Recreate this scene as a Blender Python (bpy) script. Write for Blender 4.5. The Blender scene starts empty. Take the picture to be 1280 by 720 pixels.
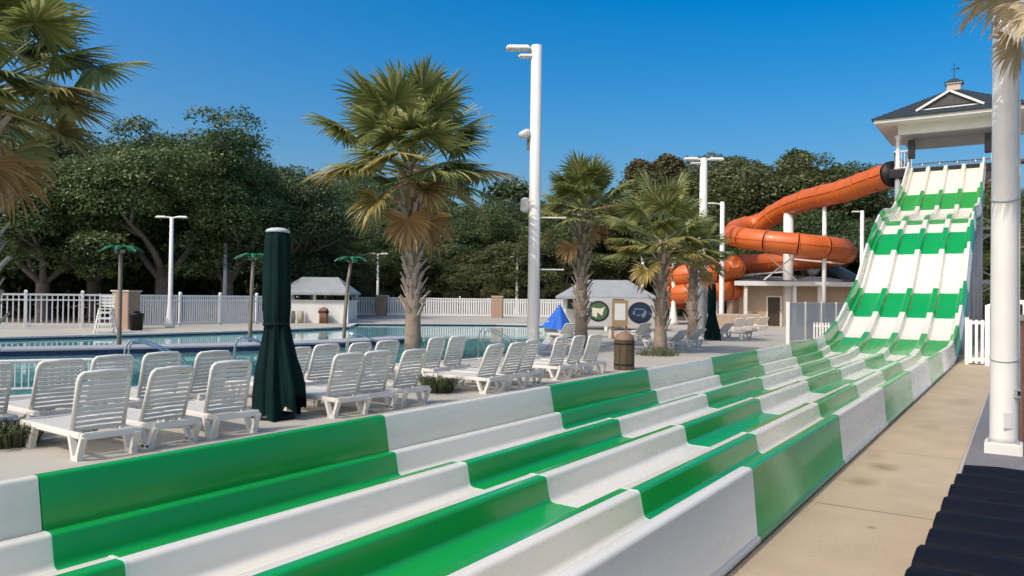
import bpy, bmesh, math, random
import numpy as np
from mathutils import Vector, Matrix, geometry
PI = math.pi
rnd = random.Random(7)
scene = bpy.context.scene
col = scene.collection

# ---------------------------------------------------------------- camera
CAM_H, FPX = 1.85, 963.0
YAW, PIT, ROL = .5837, .0123, .0122
_f = Vector((-math.sin(YAW)*math.cos(PIT), math.cos(YAW)*math.cos(PIT), math.sin(PIT)))
_r = Vector((math.cos(YAW), math.sin(YAW), 0)); _u = _r.cross(_f)
_rr = _r*math.cos(ROL)+_u*math.sin(ROL); _uu = _u*math.cos(ROL)-_r*math.sin(ROL)
cam_d = bpy.data.cameras.new('camera'); cam = bpy.data.objects.new('camera', cam_d); col.objects.link(cam)
cam.matrix_world = Matrix(((_rr.x, _uu.x, -_f.x, 0), (_rr.y, _uu.y, -_f.y, 0), (_rr.z, _uu.z, -_f.z, CAM_H), (0, 0, 0, 1)))
cam_d.sensor_width = 36; cam_d.lens = 36*FPX/1280; cam_d.clip_start = .05; cam_d.clip_end = 3000
scene.camera = cam
# ---------------------------------------------------------------- light
SUN_EL, SUN_DIR = math.radians(48), Vector((-.20, -.98, 0)).normalized()
w = bpy.data.worlds.new('World'); scene.world = w; w.use_nodes = True
nt = w.node_tree; bg = nt.nodes['Background']
sky = nt.nodes.new('ShaderNodeTexSky'); sky.sky_type = 'NISHITA'; sky.sun_disc = False
sky.sun_elevation = SUN_EL; sky.sun_rotation = math.atan2(SUN_DIR.x, SUN_DIR.y)
sky.altitude = 0; sky.air_density = 1.0; sky.dust_density = 5.0; sky.ozone_density = 2.5
hs = nt.nodes.new('ShaderNodeHueSaturation'); hs.inputs['Saturation'].default_value = 1.68; hs.inputs['Hue'].default_value = .4975
nt.links.new(sky.outputs[0], hs.inputs['Color']); nt.links.new(hs.outputs[0], bg.inputs[0]); bg.inputs[1].default_value = .148
sl = bpy.data.lights.new('sun', 'SUN'); sl.energy = 2.0; sl.angle = math.radians(.53); sl.color = (1, .965, .92)
so = bpy.data.objects.new('sun', sl); col.objects.link(so)
to_sun = SUN_DIR*math.cos(SUN_EL)+Vector((0, 0, math.sin(SUN_EL)))
so.rotation_euler = to_sun.to_track_quat('Z', 'Y').to_euler(); so.location = (0, 0, 60)
vs = scene.view_settings; vs.view_transform = 'Standard'; vs.look = 'None'; vs.exposure = .36; vs.gamma = 1
vs.use_curve_mapping = False
scene.render.engine = 'CYCLES'

# ---------------------------------------------------------------- pixel helpers (a pixel gives a direction)
def ray(x, y): return _f+_rr*((x-640)/FPX)-_uu*((y-360)/FPX)
def clamp(v, a, b): return max(a, min(b, v))
def g(X, Y):                                    # height of the ground
    return 0.
def D(px, py): v = ray(px, py); return -CAM_H/v.z           # depth of the ground seen at a pixel
def colm(px, d):                                # the ground point at depth d in pixel column px
    v = ray(px, 372); return Vector((v.x*d, v.y*d, g(v.x*d, v.y*d)))
def at(px, py, d): return Vector((0, 0, CAM_H))+ray(px, py)*d
def Gz(px, py, z): v = ray(px, py); return Vector((0, 0, CAM_H))+v*((z-CAM_H)/v.z)
def Hz(px, py, d): return at(px, py, d).z

# ---------------------------------------------------------------- materials
MATS = {}
def mat(name, c, rough=.5, c2=None, scale=3., amt=1., bump=0., bscale=40., metal=0., coat=0., island=None, trans=0., spec=.5, detail=4):
    if name in MATS: return MATS[name]
    m = bpy.data.materials.new(name); m.use_nodes = True; n = m.node_tree.nodes; l = m.node_tree.links
    b = n['Principled BSDF']; b.inputs['Roughness'].default_value = rough; b.inputs['Metallic'].default_value = metal
    b.inputs['Coat Weight'].default_value = coat; b.inputs['Coat Roughness'].default_value = .08
    b.inputs['Specular IOR Level'].default_value = spec
    b.inputs['Base Color'].default_value = (*c, 1)
    tc = n.new('ShaderNodeTexCoord')
    out = None
    if c2 is not None:
        r = n.new('ShaderNodeValToRGB'); r.color_ramp.elements[0].color = (*c, 1); r.color_ramp.elements[1].color = (*c2, 1)
        if island:
            ge = n.new('ShaderNodeNewGeometry'); 
            cn = n.new('ShaderNodeTexNoise'); cn.inputs['Scale'].default_value = .55 if 'leaf' in name else 2.; cn.inputs['Detail'].default_value = 3; l.new(tc.outputs['Object'], cn.inputs['Vector'])
            mr = n.new('ShaderNodeMapRange'); mr.inputs[1].default_value = .3; mr.inputs[2].default_value = .7; l.new(cn.outputs['Fac'], mr.inputs[0])
            mi = n.new('ShaderNodeMix'); mi.inputs[0].default_value = .5 if 'leaf' in name else .25; l.new(ge.outputs['Random Per Island'], mi.inputs[2]); l.new(mr.outputs[0], mi.inputs[3]); l.new(mi.outputs[0], r.inputs[0])
            if island is not True:
                e = r.color_ramp.elements.new(.55); e.color = (*island, 1)
        else:
            no = n.new('ShaderNodeTexNoise'); no.inputs['Scale'].default_value = scale; no.inputs['Detail'].default_value = detail
            no.inputs['Roughness'].default_value = .6
            l.new(tc.outputs['Object'], no.inputs['Vector'])
            r.color_ramp.elements[0].position = .5-.25/amt; r.color_ramp.elements[1].position = .5+.25/amt
            l.new(no.outputs['Fac'], r.inputs[0])
        l.new(r.outputs[0], b.inputs['Base Color']); out = r.outputs[0]
    if bump:
        nb = n.new('ShaderNodeTexNoise'); nb.inputs['Scale'].default_value = bscale; nb.inputs['Detail'].default_value = 5
        l.new(tc.outputs['Object'], nb.inputs['Vector'])
        bp = n.new('ShaderNodeBump'); bp.inputs['Strength'].default_value = bump; bp.inputs['Distance'].default_value = .02
        l.new(nb.outputs['Fac'], bp.inputs['Height']); l.new(bp.outputs[0], b.inputs['Normal'])
    if trans:
        t = n.new('ShaderNodeBsdfTranslucent'); mx = n.new('ShaderNodeMixShader'); mx.inputs[0].default_value = trans
        if out: l.new(out, t.inputs[0])
        else: t.inputs[0].default_value = (*c, 1)
        l.new(b.outputs[0], mx.inputs[1]); l.new(t.outputs[0], mx.inputs[2]); l.new(mx.outputs[0], n['Material Output'].inputs[0])
    MATS[name] = m; return m

# ---------------------------------------------------------------- mesh helpers
class MB:
    def __init__(s): s.v = []; s.f = []
    def add(s, vs, fs):
        o = len(s.v); s.v += [tuple(v) for v in vs]; s.f += [tuple(i+o for i in f) for f in fs]; return s
    def box(s, c, size, rot=None, taper=1.):
        x, y, z = (q/2 for q in size); vv = []
        for dz in (-1, 1):
            k = taper if dz > 0 else 1
            for dx, dy in ((-1, -1), (1, -1), (1, 1), (-1, 1)):
                p = Vector((dx*x*k, dy*y*k, dz*z))
                if rot is not None: p = rot @ p
                vv.append(p+Vector(c))
        return s.add(vv, [(3, 2, 1, 0), (4, 5, 6, 7), (0, 1, 5, 4), (1, 2, 6, 5), (2, 3, 7, 6), (3, 0, 4, 7)])
    def bx(s, x0, x1, y0, y1, z0, z1): return s.box(((x0+x1)/2, (y0+y1)/2, (z0+z1)/2), (x1-x0, y1-y0, z1-z0))
    def bar(s, a, b, wd, th, up=(0, 0, 1)):
        a = Vector(a); b = Vector(b); d = b-a; L = d.length; d.normalize()
        sd = d.cross(Vector(up)); 
        if sd.length < 1e-4: sd = d.cross(Vector((1, 0, 0)))
        sd.normalize(); n = sd.cross(d)
        R = Matrix((sd, d, n)).transposed()
        return s.box((a+b)/2, (wd, L, th), R)
    def tube(s, pts, r, n=8, caps=True, flat=1.):
        pts = [Vector(p) for p in pts]; rs = r if isinstance(r, (list, tuple)) else [r]*len(pts)
        base = len(s.v); N = None
        for i, p in enumerate(pts):
            t = (pts[min(i+1, len(pts)-1)]-pts[max(i-1, 0)]).normalized()
            if N is None:
                N = t.orthogonal().normalized()
            else:
                N = (N-t*N.dot(t))
                if N.length < 1e-6: N = t.orthogonal()
                N.normalize()
            B = t.cross(N)
            for k in range(n):
                a = 2*PI*k/n; s.v.append(tuple(p+(N*math.cos(a)+B*math.sin(a)*flat)*rs[i]))
        for i in range(len(pts)-1):
            for k in range(n):
                a = base+i*n+k; b = base+i*n+(k+1) % n; s.f.append((a, b, b+n, a+n))
        if caps:
            s.f.append(tuple(base+k for k in reversed(range(n)))); e = base+(len(pts)-1)*n; s.f.append(tuple(e+k for k in range(n)))
        return s
    def lathe(s, prof, n=16, c=(0, 0, 0), fn=None):
        base = len(s.v)
        for i, (r, z) in enumerate(prof):
            for k in range(n):
                a = 2*PI*k/n; q = r if fn is None else fn(r, z, a)
                s.v.append((c[0]+q*math.cos(a), c[1]+q*math.sin(a), c[2]+z))
        for i in range(len(prof)-1):
            for k in range(n):
                a = base+i*n+k; b = base+i*n+(k+1) % n; s.f.append((a, b, b+n, a+n))
        s.f.append(tuple(base+k for k in reversed(range(n)))); e = base+(len(prof)-1)*n; s.f.append(tuple(e+k for k in range(n)))
        return s
    def mesh(s, name, m, smooth=False):
        me = bpy.data.meshes.new(name); me.from_pydata(s.v, [], s.f); me.materials.append(m)
        if smooth: me.polygons.foreach_set('use_smooth', [True]*len(me.polygons))
        me.update(); return me
    def build(s, name, m, parent=None, smooth=False, bevel=0.):
        me = s.mesh(name, m, smooth)
        if bevel:
            bm = bmesh.new(); bm.from_mesh(me)
            bmesh.ops.bevel(bm, geom=list(bm.edges), offset=bevel, segments=2, affect='EDGES', clamp_overlap=True)
            bm.to_mesh(me); bm.free()
        return ob(name, me, parent)
def ob(name, me, parent=None, loc=None, rz=0., sc=None):
    o = bpy.data.objects.new(name, me); col.objects.link(o); o.parent = parent
    if loc is not None: o.location = loc
    if rz: o.rotation_euler = (0, 0, rz)
    if sc: o.scale = (sc, sc, sc) if not isinstance(sc, (tuple, list)) else sc
    return o
def tag(o, label=None, cat=None, group=None, kind=None):
    if label: o['label'] = label
    if cat: o['category'] = cat
    if group: o['group'] = group
    if kind: o['kind'] = kind
    return o
def thing(name, loc, label, cat, group=None, rz=0.):
    o = bpy.data.objects.new(name, None); col.objects.link(o); o.location = loc; o.rotation_euler = (0, 0, rz); o.empty_display_size = .1
    return tag(o, label, cat, group)
KIDS = {}
def copy_tree(o, parent=None):
    c = o.copy(); col.objects.link(c); c.parent = parent
    for ch in [x for x in o.children]: copy_tree(ch, c)
    return c
def autosmooth(me, ang=35):
    bm = bmesh.new(); bm.from_mesh(me)
    for f in bm.faces: f.smooth = True
    for e in bm.edges:
        if len(e.link_faces) == 2 and e.calc_face_angle(0) > math.radians(ang): e.smooth = False
    bm.to_mesh(me); bm.free()

# palette
def frp(name, c, c2, stain, rough):
    m = mat(name, c, rough, c2, .9, .8, coat=.25); n = m.node_tree.nodes; l = m.node_tree.links; b = n['Principled BSDF']
    tc = n.new('ShaderNodeTexCoord'); mp = n.new('ShaderNodeMapping'); mp.inputs['Scale'].default_value = (3, .5, 3)
    n1 = n.new('ShaderNodeTexNoise'); n1.inputs['Scale'].default_value = 2.2; n1.inputs['Detail'].default_value = 4; n1.inputs['Roughness'].default_value = .7
    l.new(tc.outputs['Object'], mp.inputs[0]); l.new(mp.outputs[0], n1.inputs['Vector'])
    r = n.new('ShaderNodeValToRGB'); r.color_ramp.elements[0].position = .50; r.color_ramp.elements[1].position = .78
    r.color_ramp.elements[0].color = (0, 0, 0, 1); r.color_ramp.elements[1].color = (.3, .3, .3, 1); l.new(n1.outputs['Fac'], r.inputs[0])
    mx = n.new('ShaderNodeMix'); mx.data_type = 'RGBA'; src = b.inputs['Base Color'].links[0].from_socket
    l.new(r.outputs[0], mx.inputs[0]); l.new(src, mx.inputs[6]); mx.inputs[7].default_value = (*stain, 1); l.new(mx.outputs[2], b.inputs['Base Color'])
    ad = n.new('ShaderNodeMath'); ad.operation = 'MULTIPLY_ADD'; ad.inputs[1].default_value = .35; ad.inputs[2].default_value = rough; l.new(r.outputs[0], ad.inputs[0]); l.new(ad.outputs[0], b.inputs['Roughness'])
    return m
WHITE_FRP = frp('white_fibreglass', (.72, .685, .575), (.68, .645, .535), (.56, .52, .42), .26)
GREEN_FRP = frp('green_fibreglass', (.006, .285, .042), (.010, .33, .058), (.02, .25, .055), .2)
SEAL = mat('joint_sealant', (.62, .74, .62), .4, (.5, .62, .5), 3.)
RESIN = mat('white_resin', (.70, .68, .61), .45, (.62, .60, .53), 2.5, 1.)
PAINT = mat('white_paint', (.72, .715, .67), .5, (.60, .59, .54), 1.6, .8, detail=10)
VINYL = mat('white_vinyl', (.80, .79, .74), .45, (.72, .71, .66), .8, .9)
STEEL = mat('steel', (.60, .61, .62), .25, metal=.9)
DARKST = mat('dark_steel', (.010, .011, .013), .5, spec=.3)
GREYST = mat('grey_steel', (.33, .34, .35), .5, (.27, .28, .29), 2.)
CANVAS = mat('green_canvas', (.001, .008, .009), .9, (.003, .022, .019), 1.1, 1.3, bump=.2, bscale=60, spec=.15)
SHINGLE = mat('dark_shingle', (.014, .026, .034), .85, (.03, .048, .058), 6., 1., bump=.3, bscale=30)
GREYROOF = mat('grey_roof', (.30, .315, .315), .7, (.23, .245, .245), 1.5, 1.)
BARK = mat('oak_bark', (.19, .165, .14), .9, (.10, .085, .07), 3., 1.2, bump=.5, bscale=14)
PBARK = mat('palm_bark', (.34, .27, .20), .9, (.20, .145, .105), 5., 1.2, bump=.6, bscale=22)
BOOT = mat('palm_boot', (.46, .39, .31), .85, (.28, .22, .165), 7., 1.1, bump=.4, bscale=30)
LEAF = [mat('oak_leaf', (.035, .065, .018), .5, (.19, .245, .08), island=(.08, .13, .035), trans=.3),
        mat('dark_leaf', (.025, .05, .016), .5, (.14, .18, .06), island=(.06, .098, .028), trans=.28),
        mat('olive_leaf', (.045, .06, .018), .5, (.20, .20, .075), island=(.095, .115, .034), trans=.3),
        mat('rust_leaf', (.06, .062, .026), .55, (.23, .19, .09), island=(.125, .115, .048), trans=.22)]
FROND = [mat('frond_green', (.08, .12, .025), .34, (.55, .52, .23), island=(.24, .27, .08), trans=.32),
         mat('frond_yellow', (.16, .14, .035), .5, (.52, .40, .15), island=(.32, .25, .075), trans=.3),
         mat('frond_brown', (.24, .13, .04), .65, (.55, .38, .18), island=(.38, .23, .08), trans=.25)]
ORANGE = mat('orange_fibreglass', (.57, .13, .020), .45, (.47, .10, .016), .7, 1., coat=.08)
TILE = mat('pool_tile', (.007, .016, .06), .25, (.012, .03, .10), 9., 1.5)
TIMBER = mat('timber', (.30, .19, .10), .7, (.20, .12, .065), 5., 1., bump=.3)
TAN = mat('tan_stucco', (.50, .37, .25), .85, (.42, .30, .20), 2., 1., bump=.2)

# ---------------------------------------------------------------- ground, pool, water
def deck_material():
    m = mat('pool_deck_concrete', (.43, .405, .335), .8, (.35, .325, .265), .55, 1.2, bump=.15, bscale=60, detail=8)
    return m
near_edge = [(-160, 508), (130, 488), (240, 478), (330, 470), (480, 456), (590, 449), (672, 437)]
far_edge = [(690, 414), (684, 406.5), (620, 405), (560, 404.6), (447, 404.2), (436, 408.6), (310, 413.6), (200, 417), (0, 422), (-160, 426)]
pool = [Gz(x, y, 0).to_2d() for x, y in near_edge+far_edge]
def inside(p, poly):
    r = False; j = len(poly)-1
    for i in range(len(poly)):
        a, b = poly[i], poly[j]
        if (a[1] > p[1]) != (b[1] > p[1]) and p[0] < (b[0]-a[0])*(p[1]-a[1])/(b[1]-a[1])+a[0]: r = not r
        j = i
    return r
def densify(poly, st=2.):
    o = []
    for i in range(len(poly)):
        a = Vector(poly[i]); b = Vector(poly[(i+1) % len(poly)]); n = max(1, int((b-a).length/st))
        for k in range(n): o.append(a.lerp(b, k/n))
    return o
poolD = densify(pool)
def ground():
    pts = list(poolD); n0 = len(pts)
    xs = [-900, -500, -300, -200, -150]+list(range(-124, 41, 4))+[60, 100, 200, 400, 900]
    ys = [-600, -200, -80, -40]+list(range(-20, 125, 4))+[150, 200, 300, 500, 1200]
    pts += [Vector((x+.013, y+.017)) for x in xs for y in ys]
    edges = [(i, (i+1) % n0) for i in range(n0)]
    r = geometry.delaunay_2d_cdt(pts, edges, [], 0, 1e-5)
    vs = [(p.x, p.y, g(p.x, p.y)) for p in r[0]]
    fs = []
    for f in r[2]:
        c = sum((r[0][i] for i in f), Vector((0, 0)))/len(f)
        if not inside(c, poolD): fs.append(tuple(f))
    mb = MB(); mb.v = vs; mb.f = fs
    o = mb.build('ground', deck_material(), smooth=True); tag(o, kind='structure')
    return o
GROUND = ground()
# pool shell: tiled wall and floor
mb = MB(); n = len(poolD)
WATER_Z = -.12
for i in range(n):
    a, b = poolD[i], poolD[(i+1) % n]
    za, zb = g(*a)-.004, g(*b)-.004
    mb.add([(a.x, a.y, -1.3), (b.x, b.y, -1.3), (b.x, b.y, zb), (a.x, a.y, za)], [(0, 1, 2, 3)])
shell = mb.build('pool_basin', TILE); tag(shell, kind='structure')
mb = MB(); mb.v = [(p.x, p.y, -1.29) for p in poolD]; mb.f = [tuple(range(n))]
mb.build('basin_floor', mat('pool_plaster', (.42, .72, .70), .6, (.36, .64, .63), .4, 1.), shell)
# coping blocks along the pool edge
COPE = mat('coping', (.52, .50, .48), .7, (.44, .42, .40), 2., 1.)
mb = MB()
ctr = sum(pool, Vector((0, 0)))/len(pool)
for i in range(n):
    a, b = poolD[i], poolD[(i+1) % n]; d = (b-a).normalized(); nn = Vector((-d.y, d.x))
    if inside((a+b)/2+nn*.2, poolD): nn = -nn
    a2 = a+d*.012; b2 = b-d*.012; q = [a2-nn*.03, b2-nn*.03, b2+nn*.30, a2+nn*.30]
    vv = [(p.x, p.y, g(p.x, p.y)-.05) for p in q]+[(p.x, p.y, g(p.x, p.y)+.022) for p in q]
    mb.add(vv, [(4, 5, 6, 7), (0, 1, 5, 4), (1, 2, 6, 5), (2, 3, 7, 6), (3, 0, 4, 7)])
cp = mb.build('pool_coping', COPE, shell)
# water
def water_mat():
    m = bpy.data.materials.new('pool_water'); m.use_nodes = True; n = m.node_tree.nodes; l = m.node_tree.links
    b = n['Principled BSDF']; b.inputs['Base Color'].default_value = (.35, .80, .78, 1); b.inputs['Roughness'].default_value = .03
    b.inputs['IOR'].default_value = 1.33; b.inputs['Transmission Weight'].default_value = .75
    tc = n.new('ShaderNodeTexCoord'); no = n.new('ShaderNodeTexNoise'); no.inputs['Scale'].default_value = .9; no.inputs['Detail'].default_value = 3
    bp = n.new('ShaderNodeBump'); bp.inputs['Strength'].default_value = .055; bp.inputs['Distance'].default_value = .1
    l.new(tc.outputs['Object'], no.inputs['Vector']); l.new(no.outputs['Fac'], bp.inputs['Height']); l.new(bp.outputs[0], b.inputs['Normal'])
    return m
mb = MB(); mb.v = [(p.x, p.y, WATER_Z) for p in poolD]; mb.f = [tuple(range(n))]
tag(mb.build('water', water_mat()), kind='structure')
# dividing wall between the two pools
div = [(-160, 440.5, 24.6), (0, 437, 24.9), (165, 434, 27.2), (310, 431, 30), (430, 427, 34), (527, 421.5, 40.5)]
dp = [Gz(x, y, .10).to_2d() for x, y, d in div]
wt = thing('pool_divider_wall', (0, 0, 0), 'long low blue tiled wall with grey coping dividing the pool', 'wall')
mbw, mbc = MB(), MB()
lf, rt = [], []
for i, p in enumerate(dp):
    d = (dp[min(i+1, len(dp)-1)]-dp[max(i-1, 0)]).normalized(); nn = Vector((-d.y, d.x)); lf.append(p+nn*1.45); rt.append(p)
for i in range(len(dp)-1):
    q = [rt[i], rt[i+1], lf[i+1], lf[i]]
    mbw.add([(p.x, p.y, -1.2) for p in q]+[(p.x, p.y, .04) for p in q], [(4, 5, 6, 7), (0, 1, 5, 4), (1, 2, 6, 5), (2, 3, 7, 6), (3, 0, 4, 7)])
    d = (rt[i+1]-rt[i]).normalized()*.01; nn = Vector((-d.y, d.x))*4
    q = [rt[i]-nn+d, rt[i+1]-nn-d, lf[i+1]+nn-d, lf[i]+nn+d]
    mbc.add([(p.x, p.y, .042) for p in q]+[(p.x, p.y, .10) for p in q], [(0, 3, 2, 1), (4, 5, 6, 7), (0, 1, 5, 4), (1, 2, 6, 5), (2, 3, 7, 6), (3, 0, 4, 7)])
mbw.build('tiled_wall', TILE, wt); mbc.build('coping', mat('grey_coping', (.36, .35, .38), .7, (.30, .29, .32), 2.), wt)

# walkway beside the slide
def walk_mat():
    m = mat('walkway_concrete', (.46, .365, .235), .85, (.375, .295, .185), 1.6, 1.0, bump=.35, bscale=90, detail=14)
    n = m.node_tree.nodes; l = m.node_tree.links; b = n['Principled BSDF']; src = b.inputs['Base Color'].links[0].from_socket
    tc = n.new('ShaderNodeTexCoord'); prev = src
    for (x, y, rx, ry, a) in ((-1.28, 9.5, .20, .30, .6), (-1.36, 8.6, .2, .26, .5), (-1.45, 10.2, .14, .4, .3), (-1.15, 12.9, .24, .45, .25), (-1.02, 6.9, .05, .05, .7), (-.9, 16.5, .3, .8, .2)):
        mp = n.new('ShaderNodeMapping'); mp.inputs['Location'].default_value = (-x/rx, -y/ry, 0); mp.inputs['Scale'].default_value = (1/rx, 1/ry, 0)
        gr = n.new('ShaderNodeTexGradient'); gr.gradient_type = 'SPHERICAL'
        no = n.new('ShaderNodeTexNoise'); no.inputs['Scale'].default_value = 6; 
        ad = n.new('ShaderNodeMix'); ad.data_type = 'RGBA'; ad.blend_type = 'LINEAR_LIGHT'; ad.inputs[0].default_value = .5
        l.new(tc.outputs['Object'], mp.inputs[0]); l.new(tc.outputs['Object'], no.inputs['Vector'])
        l.new(mp.outputs[0], ad.inputs[6]); l.new(no.outputs['Color'], ad.inputs[7]); l.new(ad.outputs[2], gr.inputs[0])
        mu = n.new('ShaderNodeMath'); mu.operation = 'MULTIPLY'; mu.inputs[1].default_value = a*1.4; mu.use_clamp = True; l.new(gr.outputs['Fac'], mu.inputs[0])
        mx = n.new('ShaderNodeMix'); mx.data_type = 'RGBA'; l.new(mu.outputs[0], mx.inputs[0]); l.new(prev, mx.inputs[6]); mx.inputs[7].default_value = (.19, .12, .07, 1)
        prev = mx.outputs[2]
    l.new(prev, b.inputs['Base Color']); return m
mb = MB()
for i in range(30):
    y0, y1 = -4+i*1.25, -4+(i+1)*1.25
    mb.add([(-1.9, y0, .006), (-.57, y0, .006), (-.57, y1, .006), (-1.9, y1, .006)], [(0, 1, 2, 3)])
tag(mb.build('walkway', walk_mat()), kind='structure')
mb = MB()
for i in range(24):
    y0, y1 = -4+i*1.25, -4+(i+1)*1.25
    mb.add([(-.54, y0, .004), (3.5, y0, .004), (3.5, y1, .004), (-.54, y1, .004)], [(0, 1, 2, 3)])
tag(mb.build('grey_strip', mat('grey_speckled', (.20, .20, .20), .9, (.13, .13, .135), 30., 1.2, bump=.6, bscale=90)), kind='structure')  # speckled grey strip to the right of the walkway
JNT = mat('control_joint', (.15, .135, .11), .9, (.10, .09, .075), 8.)
for yj in (2.2, 5.25, 8.3, 11.35, 14.4, 17.45): MB().add([(-11.8, yj, .002), (-5.65, yj, .002), (-5.65, yj+.011, .002), (-11.8, yj+.011, .002)], [(0, 1, 2, 3)]).build('control_joint', JNT, GROUND)
MB().add([(-10.15, -4, .0025), (-10.139, -4, .0025), (-10.139, 20, .0025), (-10.15, 20, .0025)], [(0, 1, 2, 3)]).build('control_joint', JNT, GROUND)
for yj in (4.4, 7.45, 10.5, 13.55, 16.6, 19.65, 22.7): MB().add([(-1.64, yj, .0085), (-.57, yj, .0085), (-.57, yj+.009, .0085), (-1.64, yj+.009, .0085)], [(0, 1, 2, 3)]).build('control_joint', JNT, bpy.data.objects['walkway'])
# forest floor beyond the fence
mb = MB(); R0, R1 = [], []
for k in range(41):
    px = -700+k*60; 
    if px > 1700: break
    d = 46 if px < 200 else (46+(px-200)*.16 if px < 440 else (85 if px < 700 else max(68, 85-(px-700)*.25)))
    R0.append(colm(px, d)); R1.append(colm(px, d+420))
for i in range(len(R0)-1):
    for j in range(6):
        q = [R0[i].lerp(R1[i], j/6), R0[i+1].lerp(R1[i+1], j/6), R0[i+1].lerp(R1[i+1], (j+1)/6), R0[i].lerp(R1[i], (j+1)/6)]
        mb.add([(p.x, p.y, g(p.x, p.y)+.03) for p in q], [(0, 1, 2, 3)])
tag(mb.build('forest_floor', mat('leaf_litter', (.055, .042, .028), .95, (.09, .07, .045), 1.5, 1.2, bump=.5)), kind='structure')

# ---------------------------------------------------------------- racing slide
S, Y0 = 3.352, 2.571
ctrl = [(-9, .264), (15, .264), (22, .264), (25.4, .268), (27.25, .385), (29.45, .80), (31.4, 1.49), (33.6, 2.41), (36.2, 4.06), (38.35, 5.135), (40.1, 5.83), (41.6, 6.10), (43.0, 6.24), (44.1, 6.48), (45.3, 6.98), (47.4, 7.96), (50.5, 9.75), (51.3, 10.2)]
_cx = np.array([c[0] for c in ctrl]); _cz = np.array([c[1] for c in ctrl])
_sl = np.diff(_cz)/np.diff(_cx); _m = np.concatenate([[_sl[0]], [0 if a*b <= 0 else 2*a*b/(a+b) for a, b in zip(_sl[:-1], _sl[1:])], [_sl[-1]]])
def pz(y):
    i = int(clamp(np.searchsorted(_cx, y)-1, 0, len(_cx)-2)); h = _cx[i+1]-_cx[i]; t = (y-_cx[i])/h
    return float((2*t**3-3*t*t+1)*_cz[i]+(t**3-2*t*t+t)*h*_m[i]+(-2*t**3+3*t*t)*_cz[i+1]+(t**3-t*t)*h*_m[i+1])
def ptan(y):
    s = (pz(y+.02)-pz(y-.02))/.04; L = math.hypot(1, s); return 1/L, s/L
TILT = lambda X: 0.
XD, LP, DW = -5.292, .891, .20
slide = thing('racing_slide', (-3.3, 10, 0), 'long green and white checked racing slide with four lanes dropping from a tower', 'water slide')
PINV = Vector((-3.3, 10, 0))
def sweep(prof, ya, yb, name, m, closed=False):
    n = 2 if yb < 23 else max(2, int((yb-ya)/.22)+1)
    mb = MB(); P = len(prof)
    for i in range(n):
        y = ya+(yb-ya)*i/(n-1); ty, tz = ptan(y); z = pz(y)
        for x, h in prof: mb.v.append((x-PINV.x, y-tz*h-PINV.y, z+ty*h+TILT(x)))
    for i in range(n-1):
        for k in range(P if closed else P-1):
            a = i*P+k; b = i*P+(k+1) % P; mb.f.append((a, b, b+P, a+P))
    if closed:
        mb.f.append(tuple(reversed(range(P)))); mb.f.append(tuple((n-1)*P+k for k in range(P)))
    o = mb.build(name, m, slide); autosmooth(o.data, 50); return o
def arc(cx, cz, r, a0, a1, n=4): return [(cx+r*math.cos(math.radians(a0+(a1-a0)*i/n)), cz+r*math.sin(math.radians(a0+(a1-a0)*i/n))) for i in range(n+1)]
def lane_prof(k):
    x0 = XD+k*LP; xl = x0-DW/2+.002; xr = x0+LP-DW/2-.002; D = -.225; r = .035; rb = .05
    L = [(xl, 0)]+arc(x0-r, -r, r, 90, 8)
    xw = x0+.03
    L += [(xw+rb-rb*math.cos(math.radians(a)), D+rb-rb*math.sin(math.radians(a))) for a in (8, 30, 55, 90)]
    xm = (xl+xr)/2
    R = [(2*xm-x, z) for x, z in reversed(L)]
    top = L+[(xm, D-.004)]+R
    bot = [(x, z-.012) for x, z in reversed(top)]
    return top+bot
def shield_l():
    xi, t = XD-DW/2-.004, .10; xt = -5.461; H = .357
    return [(xt-t-.03, -.30), (xt-t, H-.03)]+arc(xt-t+.03, H-.03, .03, 170, 90, 3)+arc(xt-.03, H-.03, .03, 90, 10, 3)+[(xi-.004, .01), (xi-.004, -.30)]
def shield_r():
    xo = -1.698; xb = -1.643; H = .314; D = -.235
    xi = XD+4*LP-DW/2+.004
    return [(xi+.0, -.225), (xi+.0, .0)]+[(xo-.105, H-.05)]+arc(xo-.075, H-.03, .03, 165, 90, 3)+arc(xo-.028, H-.03, .03, 90, 10, 3)+[(xb-.012, D+.05), (xb+.014, D+.03), (xb+.014, D), (xb-.03, D)]
joints = [Y0+S*j for j in range(-3, 8)]+[27.25, 29.45, 31.4, 33.6, 36.2, 38.35, 39.4, 40.6, 45.0, 47.4, 50.5]
for i in range(len(joints)-1):
    ya, yb = joints[i]+.004, joints[i+1]-.004; flat = i < 10
    for k in range(4):
        gr = ((i-3+k) % 2 == 0) if flat else (i % 2 == 1)
        M = GREEN_FRP if gr else WHITE_FRP
        sweep(lane_prof(k), ya, yb, 'lane_panel', M, True)
        if yb < 45: sweep([(x, h+.0035) for x, h in lane_prof(k)[:len(lane_prof(k))//2]]+[(x, h+.0005) for x, h in reversed(lane_prof(k)[:len(lane_prof(k))//2])], yb-.006, yb+.012, 'joint_seal', SEAL, True)
        if k == 0: sweep(shield_l(), ya, yb, 'shield_panel', M, True)
        if k == 3: sweep(shield_r(), ya, yb, 'shield_panel', M, True)
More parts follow.
